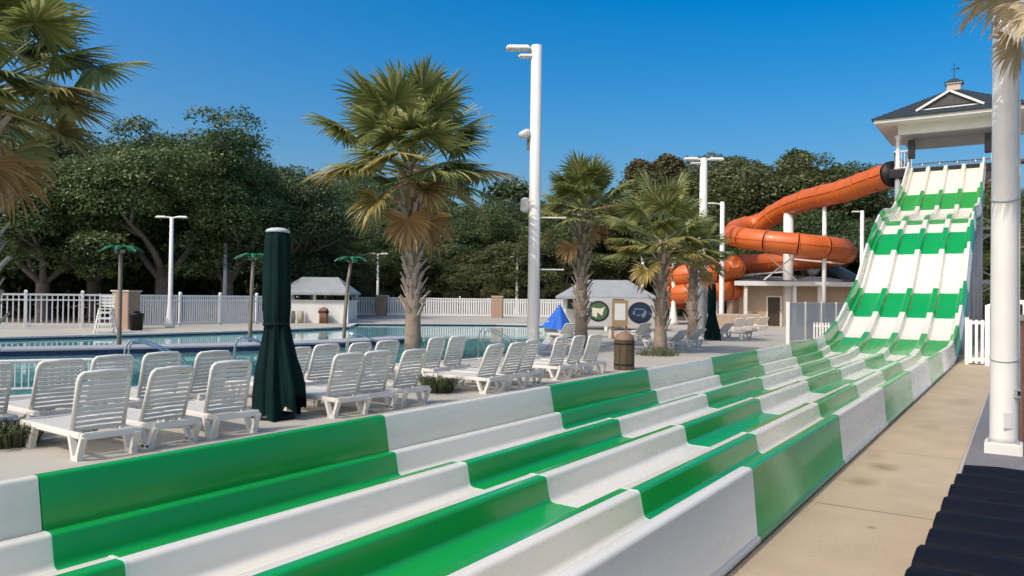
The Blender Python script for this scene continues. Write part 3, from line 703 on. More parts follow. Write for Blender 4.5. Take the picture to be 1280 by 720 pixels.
# ---------------------------------------------------------------- palms
FR = {}
def frond_mesh(cls, var):
    key = (cls, var)
    if key in FR: return FR[key]
    el = {0: 78, 1: 55, 2: 30, 3: 5, 4: -28, 5: -62}[cls]; r_ = random.Random(cls*10+var+1)
    m = FROND[0] if cls <= 2 else (FROND[[0, 0, 1][var % 3]] if cls == 3 else (FROND[[1, 1, 2][var % 3]] if cls == 4 else FROND[2]))
    mb = MB(); pl = r_.uniform(1.0, 1.55)*(1 if cls < 4 else .85)
    pos = Vector((.05, 0, 0)); a = math.radians(el+8); pts = [pos.copy()]
    for k in range(5):
        pos = pos+Vector((math.cos(a), 0, math.sin(a)))*(pl/5); pts.append(pos.copy()); a -= math.radians(r_.uniform(2, 5))
    mb.tube(pts, [.035, .028, .022, .018, .016, .014], 5, False)
    hub = pos; t = Vector((math.cos(a), 0, math.sin(a))); sd = Vector((0, 1, 0)); nn = sd.cross(t); nn = -nn if nn.z < 0 and cls < 4 else nn
    N = 38; dead = cls >= 4
    for i in range(N):
        u = (i+.5)/N*2-1; th = u*math.radians(128)+r_.uniform(-.04, .04)
        Ls = (.90-.24*abs(u)**1.5)*r_.uniform(.88, 1.08)*(.92 if dead else 1)
        # costapalmate: the blade folds down on both sides of its rib
        fold = .38*abs(math.sin(th*.6))*(1.5 if dead else 1)
        d = (t*math.cos(th)+sd*math.sin(th)-nn*fold).normalized()
        p = hub.copy(); w_ = [.012, .040, .033, .018, .002]; st = [0, .40, .26, .20, .20]
        grav = r_.uniform(.02, .14)*(3.2 if dead else 1); cur = d.copy(); o = len(mb.v); lat0 = None
        for k in range(5):
            if k:
                p = p+cur*(st[k]*Ls); 
            lat = cur.cross(nn); 
            if lat.length < .05: lat = cur.cross(sd)
            lat.normalize(); up = lat.cross(cur)
            mb.v += [tuple(p-lat*w_[k]), tuple(p+up*(.012 if 0 < k < 4 else 0)), tuple(p+lat*w_[k])]
            if k: cur = (cur+Vector((0, 0, -1))*grav*(.35+k*.45)+Vector((r_.uniform(-.06, .06), r_.uniform(-.06, .06), 0))).normalized()
        for k in range(4):
            q = o+k*3; mb.f += [(q, q+1, q+4, q+3), (q+1, q+2, q+5, q+4)]
    FR[key] = mb.mesh('frond', m); return FR[key]
mb = MB()
mb.add([(0, -.07, 0), (0, .07, 0), (.05, .06, 0), (.05, -.06, 0), (.10, -.05, .2), (.10, .05, .2), (.14, .045, .2), (.14, -.045, .2), (.20, -.055, .36), (.20, -.015, .37), (.225, -.015, .36), (.225, -.05, .355), (.20, .055, .36), (.20, .015, .37), (.225, .015, .36), (.225, .05, .355)],
    [(0, 1, 5, 4), (1, 2, 6, 5), (2, 3, 7, 6), (3, 0, 4, 7), (4, 5, 13, 9), (4, 9, 8), (5, 12, 13), (6, 7, 10, 14), (7, 11, 10), (6, 14, 15), (4, 8, 11, 7), (5, 6, 15, 12), (8, 9, 10, 11), (13, 12, 15, 14), (0, 3, 2, 1), (9, 13, 14, 10)])
BOOTM = mb.mesh('leaf_base', BOOT)
STRAW = mat('frond_straw', (.42, .34, .20), .7, (.70, .60, .42), island=(.56, .46, .30), trans=.25)
def palm(loc, Ht, rt, sc, nf, label, seed, boots, bz0, lean=(0, 0), dead=1., straw=False):
    r_ = random.Random(seed); t = thing('palm_tree', loc, label, 'palm tree')
    pts, rs = [], []
    for i in range(11):
        k = i/10; pts.append(Vector((lean[0]*k*k, lean[1]*k*k, Ht*k-.05 if i == 0 else Ht*k))); rs.append(rt*(1.18-.25*k if k < .2 else 1.08-.18*k)+rt*.25*max(0, .06-k)*8)
    MB().tube(pts, rs, 16).build('trunk', PBARK, t, True)
    top = pts[-1]
    for i in range(boots):
        k = (i+.5)/boots; z = bz0+(Ht-bz0-.1)*k; a = i*2.39996; q = z/Ht
        o = ob('leaf_base', BOOTM, t, (lean[0]*q*q+rt*.86*math.cos(a), lean[1]*q*q+rt*.86*math.sin(a), z-.1)); o.rotation_euler = (0, r_.uniform(-.1, .25), a); s_ = r_.uniform(.85, 1.25)*max(.8, rt/.22); o.scale = (s_, s_, s_)
    for i in range(nf):
        k = i/(nf-1); ph = i*2.39996+r_.uniform(-.25, .25)
        cls = 0 if k < .10 else 1 if k < .27 else 2 if k < .50 else 3 if k < 1-.18*dead else 4 if k < 1-.05*dead else 5
        o = ob('frond', frond_mesh(cls, r_.randrange(3)), t, top+Vector((math.cos(ph)*.05, math.sin(ph)*.05, .25-.75*k)))
        if straw and cls >= 3:
            o.data = o.data.copy(); o.data.materials[0] = STRAW
        s_ = sc*r_.uniform(.85, 1.12); o.scale = (s_, s_, s_); o.rotation_euler = (r_.uniform(-.12, .12), r_.uniform(-.14, .14), ph)
    return t
DP = D(517, 447); p = colm(517, DP); palm(p, Hz(512, 205, DP), .215, 1.38, 54, 'largest palm with a rough trunk and yellowing skirt beside the tall light pole', 11, 90, 1.35, (-.25, 0), .7)
DP = D(727, 434); p = colm(727, DP); palm(p, Hz(727, 262, DP), .21, .98, 50, 'tall slim palm standing between tall light pole and oval signs', 12, 70, .9, (0, 0), .35)
DP = D(826, 442); p = colm(826, DP); palm(p, Hz(828, 300, DP), .19, .94, 52, 'short palm with a full green crown next to the oval signs', 13, 40, .9, (.05, 0), .3)
DP = D(866, 427); p = colm(866, DP); palm(p, Hz(868, 312, DP), .20, .85, 40, 'shortest palm partly behind the twin lamp pole and umbrella', 14, 40, .6, (.05, 0), .4)
p = colm(-30, 15.8); palm(p, Hz(-30, 108, 15.8), .26, 1.30, 56, 'palm with yellow and brown fronds beside the raised row of loungers', 15, 60, .8, (0, 0), .8)
p = colm(1345, 8.2); palm(p, Hz(1320, -88, 8.2), .15, .60, 24, 'palm whose pale dry frond tips hang over the thick white pole', 16, 0, .6, (-.22, -.15), 3.0, True)

# ---------------------------------------------------------------- trees
def crown_mesh(seed, puffs, nleaf, size, m):
    R = np.random.RandomState(seed); vs = []; 
    vol = np.array([p[3]*p[4]*p[5] for p in puffs])**.7; idx = R.choice(len(puffs), nleaf, p=vol/vol.sum())
    P = np.array(puffs)[idx]
    d = R.normal(size=(nleaf, 3)); d /= np.linalg.norm(d, axis=1)[:, None]; d[:, 2] = np.where(d[:, 2] < -.35, -d[:, 2], d[:, 2])
    rad = 1-np.abs(R.normal(0, .17, nleaf)); rad += np.where(R.rand(nleaf) < .08, R.rand(nleaf)*.22, 0)
    lump = 1+.22*np.sin(d[:, 0]*5+P[:, 0]*3)*np.sin(d[:, 1]*6+P[:, 1]*2)*np.sin(d[:, 2]*5+P[:, 2])
    c = P[:, :3]+d*P[:, 3:6]*(rad*lump)[:, None]
    n = d*.6+R.normal(0, .6, (nleaf, 3)); n[:, 2] += .25; n /= np.linalg.norm(n, axis=1)[:, None]
    a = np.cross(n, R.normal(size=(nleaf, 3))); a /= np.linalg.norm(a, axis=1)[:, None]; b = np.cross(n, a)
    s = size*R.uniform(.55, 1.25, nleaf)[:, None]
    v = np.stack([c-a*s, c-b*s*.5+n*s*.12, c+a*s*.9, c+b*s*.55+n*s*.1], 1).reshape(-1, 3)
    me = bpy.data.meshes.new('crown'); nn = nleaf
    me.vertices.add(nn*4); me.vertices.foreach_set('co', v.ravel().astype(np.float32))
    me.loops.add(nn*4); me.loops.foreach_set('vertex_index', np.arange(nn*4, dtype=np.int32))
    me.polygons.add(nn); me.polygons.foreach_set('loop_start', np.arange(0, nn*4, 4, dtype=np.int32))
    me.materials.append(m); me.update(calc_edges=True); return me
def oak_variant(seed, H, W, nleaf, size, m, low=.25, narrow=False):
    r_ = random.Random(seed); mb = MB(); puffs = []
    forks = r_.randrange(3, 5) if not narrow else 1
    def limb(p, d, L, r, lev):
        pts = [p]; rs = [r]; q = p.copy(); dd = d.copy()
        for k in range(5):
            q = q+dd*(L/5); pts.append(q.copy()); rs.append(r*(1-.13*(k+1))); dd = (dd+Vector((r_.uniform(-.28, .28), r_.uniform(-.28, .28), r_.uniform(-.08, .22)))).normalized()
        mb.tube(pts, rs, 7 if lev < 2 else 5, False)
        if lev >= 2:
            puffs.append((q.x, q.y, q.z, r_.uniform(.10, .20)*W, r_.uniform(.10, .20)*W, r_.uniform(.07, .13)*H)); puffs.append((q.x+r_.uniform(-.12, .12)*W, q.y+r_.uniform(-.12, .12)*W, q.z+r_.uniform(-.03, .07)*H, .08*W, .08*W, .055*H)); return
        for k in range(3 if lev == 0 else 3):
            t = r_.uniform(.45, 1.); s = pts[min(5, int(t*5))]; a = r_.uniform(0, 2*PI)
            nd = (dd*.6+Vector((math.cos(a)*.8, math.sin(a)*.8, r_.uniform(.05, .7)))).normalized(); limb(s, nd, L*r_.uniform(.5, .75), r*.5, lev+1)
        if lev == 0 and r_.random() < .9: puffs.append((pts[3].x*1.25, pts[3].y*1.25, pts[3].z*.8, .17*W, .17*W, .10*H))
        puffs.append((q.x, q.y, q.z, .2*W, .2*W, .13*H))
    if narrow:
        mb.tube([(0, 0, -.3), (.1, .1, H*.4), (0, .2, H*.9)], [.28, .2, .06], 8, False)
        for k in range(12):
            z = H*(low+(1-low)*k/12); a = r_.uniform(0, 6.28); rr = W*.3*(1.1-k/14)*r_.uniform(.4, 1); limb(Vector((0, 0, z*.9)), Vector((math.cos(a), math.sin(a), .5)).normalized(), rr, .07, 2)
    else:
        tr = .028*H; fz = H*r_.uniform(.12, .2)
        mb.tube([(0, 0, -.3), (.05, 0, .4), (.1, .05, fz)], [tr*1.7, tr*1.15, tr], 10, False)
        for k in range(9):
            a = r_.uniform(0, 6.28); puffs.append((math.cos(a)*W*r_.uniform(.25, .52), math.sin(a)*W*r_.uniform(.25, .52), H*r_.uniform(.2, .5), r_.uniform(.07, .14)*W, r_.uniform(.07, .14)*W, r_.uniform(.05, .11)*H))
        for k in range(forks+1):
            a = 2*PI*k/(forks+1)+r_.uniform(-.4, .4); limb(Vector((.1, .05, fz-.1)), Vector((math.cos(a)*.75, math.sin(a)*.75, r_.uniform(.7, 1.2))).normalized(), H*r_.uniform(.36, .48), tr*.62, 0)
    zt = max(p[2]+p[5] for p in puffs); k = H/zt
    tm = mb.mesh('trunk', BARK, True)
    return tm, crown_mesh(seed, puffs, nleaf, size, m), k
VAR = [oak_variant(101, 15, 13, 70000, .125, LEAF[0]), oak_variant(102, 14, 14, 70000, .125, LEAF[1]), oak_variant(103, 16, 12, 70000, .13, LEAF[0]),
       oak_variant(104, 15, 12, 60000, .15, LEAF[2]), oak_variant(105, 17, 9, 50000, .15, LEAF[1], .3, True), oak_variant(106, 16, 8, 42000, .15, LEAF[3], .3, True), oak_variant(107, 15, 13, 60000, .15, LEAF[2])]
BASEH = [15, 14, 16, 15, 17, 16, 15]
def tree(px, d, ytop, v, label, grp, wide=1.):
    p = colm(px, d); H = Hz(px, ytop, d)-p.z; tm, cm, k = VAR[v]
    t = thing('oak_tree' if v not in (4, 5) else 'pine_tree', p, label, 'tree', grp, rnd.uniform(0, 6.28)); s = H/BASEH[v]*k
    t.scale = (s*wide, s*wide, s)
    ob('trunk', tm, t); ob('crown', cm, t)
LO = 'live oak with pale crooked limbs behind the white picket fence'
MO = 'dark leafy tree in the wood behind the far pool fence'
RO = 'tall olive green tree behind the orange spiral slide'
RU = 'rust brown leaved tree in the wood behind the pavilion'
OAKL = {120: 'live oak rising behind the square stone pillar and lifeguard chair', 205: 'broad live oak rising behind the flared twin lamp pole', 285: 'live oak beside the thin grey pole', 345: 'oak standing behind the white pool hut'}
GO, GM, GR = 'oaks behind the picket fence', 'wood behind the far fence', 'trees behind the slides'
for px, d, yt, v in ((-120, 62, 150, 0), (-30, 66, 165, 1), (55, 60, 172, 2), (120, 66, 160, 1), (205, 63, 146, 0), (285, 66, 178, 2), (345, 72, 215, 1), (150, 80, 170, 1), (20, 82, 175, 0), (260, 82, 190, 1), (-70, 84, 160, 2), (330, 88, 222, 0)):
    tree(px, d-10, yt, v, OAKL.get(px, LO), GO, 1.15)
for px, d, yt, v in ((395, 95, 236, 1), (435, 92, 212, 2), (480, 100, 240, 1), (555, 98, 244, 0), (600, 100, 258, 1), (640, 98, 252, 1), (690, 96, 246, 2), (420, 115, 230, 0), (520, 115, 235, 1), (575, 118, 252, 2), (660, 115, 248, 0), (720, 112, 240, 1), (500, 92, 265, 1), (380, 84, 245, 2), (620, 92, 262, 0), (545, 90, 275, 1), (455, 88, 275, 0)):
    tree(px, d, yt, v, MO, GM, 1.05)
for px, d, yt, v in ((470, 84, 318, 3), (560, 86, 300, 6), (598, 84, 312, 3), (632, 86, 296, 6), (675, 84, 306, 3), (712, 84, 300, 6), (405, 70, 290, 3), (520, 86, 308, 1)):
    tree(px, d, yt, v, 'low olive leaved tree growing close behind the far fence', GM, 1.5)
for px, d, yt, v in ((800, 92, 200, 5), (830, 94, 194, 5), (770, 95, 226, 3), (860, 92, 205, 3)):
    tree(px, d, yt, v, RU, GM, 1.25)
for px, d, yt, v in ((925, 82, 184, 6), (960, 86, 196, 3), (1000, 84, 188, 4), (1040, 82, 204, 6), (1085, 86, 202, 1), (905, 96, 196, 4), (980, 100, 190, 6), (1060, 98, 208, 4), (1130, 84, 230, 2), (1180, 88, 235, 6), (1240, 90, 225, 5), (1300, 84, 220, 2), (1020, 74, 262, 1), (960, 76, 268, 0), (1090, 76, 272, 1), (890, 84, 240, 1), (1150, 98, 222, 3), (1270, 72, 300, 6), (1225, 74, 310, 1)):
    tree(px, d, yt, v, RO, GR, 1.15)
# undergrowth and far wood: masses
def mass(name, label, cells, nleaf, size, m, seed):
    me = crown_mesh(seed, cells, nleaf, size, m); me.name = name; o = ob(name, me); tag(o, label, 'undergrowth' if 'under' in name else 'forest', kind='stuff')
cells = []
for k in range(330):
    px = rnd.uniform(-250, 1400); d = 62 if px < 300 else (104 if px < 740 else 90); d += rnd.uniform(-4, 22); p = colm(px, d)
    cells.append((p.x, p.y, p.z+rnd.uniform(.6, 6.5), rnd.uniform(2, 3.5), rnd.uniform(2, 3.5), rnd.uniform(1.6, 2.8)))
mass('undergrowth', 'dark green undergrowth filling the wood below the trees', cells, 150000, .32, LEAF[1], 5)
cells = []
for k in range(300):
    px = rnd.uniform(-350, 1450); d = rnd.uniform(120, 140); p = colm(px, d)
    yt = rnd.uniform(225, 385) if px > 350 else rnd.uniform(200, 385)
    cells.append((p.x, p.y, Hz(px, yt, d)-1.5, rnd.uniform(3, 5.), rnd.uniform(3, 5), rnd.uniform(2, 3.)))
mass('far_wood', 'dim mass of far trees closing the view behind the wood', cells, 110000, .55, LEAF[1], 6)

# ornamental grass tufts
def tuft(px, py, label, sz, seed):
    p = Gz(px, py, 0); r_ = random.Random(seed); t = thing('grass_tuft', p, label, 'plant'); mb = MB()
    for i in range(420):
        a = r_.uniform(0, 6.28); rr = sz*.45*math.sqrt(r_.random()); b = Vector((math.cos(a)*rr, math.sin(a)*rr, 0)); out = Vector((math.cos(a+r_.uniform(-.6, .6)), math.sin(a+r_.uniform(-.6, .6)), 0))
        L = sz*r_.uniform(.5, .85); w_ = .008; sd = Vector((-out.y, out.x, 0)); q1 = b+out*L*.25+Vector((0, 0, L*.55)); q2 = b+out*L*.8+Vector((0, 0, L*r_.uniform(.3, .7)))
        mb.add([b-sd*w_, b+sd*w_, q1+sd*w_, q1-sd*w_, q2], [(0, 1, 2, 3), (3, 2, 4)])
    mb.build('blades', mat('tuft_blade', (.025, .04, .012), .6, (.12, .13, .045), island=(.055, .075, .022), trans=.15), t)
    mb = MB().lathe([(sz*.42, .0), (sz*.40, .05), (sz*.25, .10), (.02, .12)], 12); mb.build('crown_base', mat('tuft_soil', (.03, .026, .018), .95), t, True)
tuft(14, 556, 'dark grass tuft beside the end lounger', .62, 1)
tuft(548, 490, 'green grass tuft between two groups of loungers', .62, 2)
p_ = colm(822, D(822, 444))
t = thing('grass_tuft', p_, 'low grass ring at the foot of the short palm', 'plant'); mb = MB(); r_ = random.Random(4)
for i in range(300):
    a = r_.uniform(0, 6.28); rr = r_.uniform(.2, .7); b = Vector((math.cos(a)*rr, math.sin(a)*rr, 0)); L = r_.uniform(.15, .35); o_ = Vector((r_.uniform(-1, 1), r_.uniform(-1, 1), 0))*.15; mb.add([b-Vector((.012, 0, 0)), b+Vector((.012, 0, 0)), b+o_+Vector((0, 0, L))], [(0, 1, 2)])
mb.build('blades', MATS['tuft_blade'], t)

# ---------------------------------------------------------------- fences
def fence_run(A, B, Ht, label, post_step, pick_step, pw, solid=False, name='picket_fence', joined=False, topz=None):
    A = Vector(A); B = Vector(B); L = (B-A).to_2d().length; t = thing(name, A, label, 'fence'); d = (B-A); d.z = 0; d.normalize()
    def P(s): q = A+d*s; return Vector((q.x-A.x, q.y-A.y, g(q.x, q.y)-A.z))
    nP = max(1, round(L/post_step))
    for i in range(nP+1):
        q = P(L*i/nP); mb = MB(); mb.box(q+Vector((0, 0, Ht/2+.05)), (.13, .13, Ht+.1), Matrix.Rotation(math.atan2(d.y, d.x), 3, 'Z'))
        po = mb.build('post', VINYL, t); mb = MB(); mb.box(q+Vector((0, 0, Ht+.14)), (.17, .17, .08), Matrix.Rotation(math.atan2(d.y, d.x), 3, 'Z'), .3); mb.build('post_cap', VINYL, po)
    for i in range(nP):
        a, b = P(L*i/nP), P(L*(i+1)/nP); o_ = d*.068
        for z, th in ((.12, .10), (Ht-.32, .07), (Ht-.05, .10)): MB().bar(a+o_+Vector((0, 0, z)), b-o_+Vector((0, 0, z)), .05, th).build('rail', VINYL, t)
    n = int(L/pick_step); js = MB()
    for i in range(1, n):
        s = L*i/n
        if abs((s/(L/nP))-round(s/(L/nP)))*(L/nP) < .1: continue
        q = P(s)
        m_ = js if joined else MB()
        m_.box(q+Vector((0, 0, (Ht-.11+.171)/2)), (pw, .022, Ht-.11-.171), Matrix.Rotation(math.atan2(d.y, d.x), 3, 'Z'))
        if not joined: m_.build('picket', VINYL, t)
    if joined: tag(js.build('pickets', VINYL, t), kind='stuff')
    return t
F0, F1, F2 = Gz(-220, 414, 0), Gz(168, 409, 0), Gz(362, 404, 0)
fence_run(F0, F1, 1.76, 'white picket fence with open gaps in front of the oaks', 2.4, .24, .06)
fence_run(Gz(169.5, 409, 0), F2, 1.76, 'white close boarded picket fence behind the twin lamp pole', 2.4, .14, .085)
fence_run(Gz(440, 394.5, 0), Gz(705, 397, 0), 1.72, 'long pale fence along the far side of the pool', 3.2, .22, .15, joined=True)
# low railing by the pool
A, B = Gz(-30, 495, 0), Gz(123, 489, 0)
t = thing('pool_railing', A, 'low white metal railing at the pool edge behind the loungers', 'railing'); v = B-A; L = v.length; d = v.normalized()
HR = Hz(122, 449, D(122, 489))
MB().tube([Vector((0, 0, HR))]+[d*(L*k/6)+Vector((0, 0, HR)) for k in range(1, 6)]+[d*(L-.12)+Vector((0, 0, HR)), d*(L-.03)+Vector((0, 0, HR-.04)), d*L+Vector((0, 0, HR-.15)), d*L], .028, 8).build('top_rail', PAINT, t, True)
MB().tube([Vector((0, 0, .1)), d*L+Vector((0, 0, .1))], .02, 6).build('bottom_rail', PAINT, t)
for k in range(int(L/.105)): q = d*(.05+k*.105); MB().tube([q+Vector((0, 0, .1)), q+Vector((0, 0, HR))], .011, 6).build('baluster', PAINT, t)
for k in (0, .5): q = d*(L*k); MB().tube([q, q+Vector((0, 0, HR))], .024, 8).build('post', PAINT, t)
# stone pillars in the fences
BRICK = mat('tan_brick', (.42, .29, .19), .85, (.33, .22, .145), 4., 1., bump=.3)
BRK_RED = mat('red_brick', (.40, .17, .09), .85, (.30, .12, .065), 5., 1., bump=.3)
MORTAR = mat('mortar', (.34, .31, .28), .9)
def brick_pier(loc, wx, H, label, rz, m, name='brick_pier', bl=.20, bh=.067, cap=True):
    t = thing(name, loc, label, 'pillar', None, rz)
    MB().bx(-wx/2+.012, wx/2-.012, -wx/2+.012, wx/2-.012, 0, H).build('core', MORTAR, t)
    nc = int(H/(bh+.01)); nb = max(1, round(wx/(bl+.01))); bw = wx/nb
    bmh = MB().box((0, 0, 0), (bw-.01, .05, bh)).mesh('brick', m)
    for c in range(nc):
        for f_ in range(4):
            for k in range(nb):
                x = -wx/2+bw*(k+.5)+(bw*.0); R = Matrix.Rotation(f_*PI/2, 3, 'Z'); q = R @ Vector((x*.92, -wx/2+.025-rnd.uniform(0, .003), (c+.5)*(bh+.01)))
                o = ob('brick', bmh, t, q, f_*PI/2); o.scale = (.92 if nb > 1 else 1., 1, 1)
    if cap: MB().box((0, 0, H+.04), (wx+.1, wx+.1, .08)).build('cap', mat('pier_cap', (.50, .44, .36), .8), t, bevel=.01)
brick_pier(colm(158, D(158, 411)), .95, 1.9, 'square tan stone pillar in the picket fence under the oaks', .4, BRICK, bl=.4, bh=.18)
brick_pier(colm(622, D(622, 397)-.6), 1.0, 1.9, 'tan stone pillar in the long pale far fence', .5, BRICK, bl=.5, bh=.2)
brick_pier(colm(477, D(477, 395)), .8, 1.85, 'tan stone pillar beside the slim T shaped light pole', .5, BRICK, bl=.45, bh=.2)
p = Gz(1273.5, 556, 0); brick_pier((p.x+.31, p.y+.45, 0), .62, 1.62, 'red brick pier right behind the thick white pole', 0, BRK_RED)
# dark bin by the pillar
p = colm(171, D(171, 413)); t = thing('waste_bin', p, 'small black waste bin by the stone pillar', 'bin'); MB().lathe([(.28, 0), (.34, .75), (.36, .76), (.36, .82), (.1, .9)], 14).build('body', DARKST, t, True); MB().lathe([(.20, .9), (.2, .92), (.05, .97)], 10).build('lid_knob', DARKST, t)
# lifeguard chair
p = colm(133, D(133, 416)); t = thing('lifeguard_chair', p, 'white lifeguard chair with broad steps before the picket fence', 'chair')
for sx in (-1, 1):
    for sy in (-1, 1): MB().bar((sx*.55, sy*.6, 0), (sx*.34, sy*.28, 1.5), .09, .09).build('leg', PAINT, t)
MB().bx(-.42, .42, -.36, .36, 1.5, 1.56).build('seat', PAINT, t)
for k in range(4): MB().box((0, .36, 1.72+k*.2), (.8, .03, .15)).build('back_slat', PAINT, t)
for sx in (-1, 1): MB().bx(sx*.42-.03, sx*.42+.03, .3, .36, 1.5, 2.5).build('back_post', PAINT, t); MB().bx(sx*.42-.04, sx*.42+.04, -.36, .3, 1.82, 1.87).build('arm', PAINT, t)
for k in range(4): MB().box((0, -.66+k*.1, .22+k*.36), (1.12-k*.14, .2, .13)).build('step', PAINT, t)
t.rotation_euler = (0, 0, YAW+.3); t.scale = (.72, .72, .72)
# pool handrails
def handrail(px, py, label, flip=1, z0=0):
    p = Gz(px, py, .0); t = thing('pool_handrail', p, label, 'handrail', None, .3*flip+YAW)
    for s in (-.28, .28):
        pts = [Vector((-.5, s, -.2)), Vector((-.5, s, .35)), Vector((-.44, s, .62)), Vector((-.28, s, .72)), Vector((.3, s, .5)), Vector((.75, s, .2)), Vector((.9, s, -.25))]
        MB().tube(catmull(pts, 4), .024, 8).build('rail', STEEL, t, True)
    for k in range(2): MB().box((.62+k*.14, 0, -.02-k*.14), (.1, .5, .03)).build('step', STEEL, t)
handrail(186, 462, 'steel pool handrail behind the low white railing')
handrail(318, 455, 'steel pool handrail beside the closed green umbrella')
handrail(455, 446, 'steel pool handrail between umbrella and large palm')
handrail(618, 437, 'steel pool handrail beside the tall light pole', -1)
# sprinkler palms
GSP = mat('plastic_green', (.006, .085, .028), .5, (.012, .14, .045), 3.)
def sprinkler(px, d, ytop, label, bend, dz=0):
    p = colm(px, d); p.z = -1.28; t = thing('sprinkler_palm', p, label, 'water feature'); H = Hz(px, ytop, d)-p.z
    PLM = mat('sprinkler_trunk', (.20, .155, .12), .6)
    top = rh*bend+Vector((0, 0, H-.2))
    MB().tube([Vector((0, 0, 0)), rh*bend*.15+Vector((0, 0, H*.4)), rh*bend*.5+Vector((0, 0, H*.75)), top], [.09, .08, .075, .07], 10).build('stem', PLM, t, True)
    for k in range(7):
        a = 2*PI*k/7+.2; dv = Vector((math.cos(a), math.sin(a), 0)); sd = Vector((-dv.y, dv.x, 0)); mb = MB(); o = 0; W_ = [.04, .10, .12, .08, .02]; zz = [.03, .11, .12, .05, -.07]
        for i in range(5):
            q = top+dv*(.19*i)+Vector((0, 0, zz[i])); mb.v += [tuple(q-sd*W_[i]-Vector((0, 0, .05))), tuple(q), tuple(q+sd*W_[i]-Vector((0, 0, .05)))]
        n_ = 15
        mb.v += [(x, y, z-.02) for x, y, z in mb.v[:15]]
        for i in range(4):
            q = i*3
            for u in (0, 1): mb.f += [(q+u, q+u+1, q+u+4, q+u+3), (q+u+n_+3, q+u+n_+4, q+u+n_+1, q+u+n_)]
        mb.build('leaf', GSP, t)
    for k in range(3): a = k*2.1; MB().lathe([(.02, -.09), (.08, -.05), (.09, .02), (.04, .07)], 10, top+Vector((math.cos(a)*.13, math.sin(a)*.13, -.08))).build('coconut', PLM if k else mat('coconut', (.32, .22, .12), .6), t, True)
sprinkler(150, D(150, 429), 304, 'plastic green palm sprinkler with a straight brown stem by the stone pillar', 0.)
sprinkler(313, D(313, 425), 314, 'plastic green palm sprinkler beside the closed umbrella', .12)
sprinkler(430, D(430, 421), 318, 'plastic green palm sprinkler with a bent stem by the white hut', .32)

# ---------------------------------------------------------------- huts, pavilions, signs
def hip_roof(mb, w_, d_, z0, z1, rl):
    return mb.add([(-w_, -d_, z0), (w_, -d_, z0), (w_, d_, z0), (-w_, d_, z0), (-rl, 0, z1), (rl, 0, z1), (-w_, -d_, z0-.14), (w_, -d_, z0-.14), (w_, d_, z0-.14), (-w_, d_, z0-.14)],
        [(0, 1, 5, 4), (1, 2, 5), (2, 3, 4, 5), (3, 0, 4), (6, 7, 1, 0), (7, 8, 2, 1), (8, 9, 3, 2), (9, 6, 0, 3), (9, 8, 7, 6)])
DH = D(400, 403.5); p = colm(400, DH+1); t = thing('pool_hut', p, 'white pool hut with a pale grey hip roof on the pool deck', 'hut', None, YAW)
MB().bx(-2.3, 2.25, -1.5, 1.5, 0, 1.45).build('wall', PAINT, t)
for x in (-2.2, 0, 2.2):
    for y in (-1.4, 1.4): MB().bx(x-.08, x+.08, y-.08, y+.08, 1.522, Hz(400, 366, DH)-.12).build('post', PAINT, t)
MB().bx(-2.4, 2.35, -1.6, 1.6, 1.451, 1.52).build('counter', PAINT, t)
hip_roof(MB(), 2.4, 1.9, Hz(400, 366, DH), Hz(400, 346, DH), 1.25).build('roof', GREYROOF, t)
for x in (-1.3, -.75): 
    o = MB().lathe([(.18, 0), (.22, .38), (.18, .78), (.14, .8)], 12).build('barrel', mat('pale_wood', (.42, .36, .26), .8), None, True); o.location = p+rh*x-fh*2.0; o.name = 'wooden_barrel'; tag(o, 'pale wooden barrel standing before the white pool hut', 'barrel', 'barrels at the hut')
t2 = thing('timber_post_stack', p+rh*.75-fh*2.0, 'dark reddish timber piling in front of the white pool hut', 'post')
for k in range(3): MB().tube([(k*.22-.22, 0, 0), (k*.22-.22, 0, 1.0+.06*(k % 2))], .13, 10).build('piling', mat('reddish_timber', (.19, .09, .05), .8), t2, True)
MB().tube([(-.36, 0, .75), (.36, 0, .75)], .145, 8).build('rope_band', DARKST, t2)

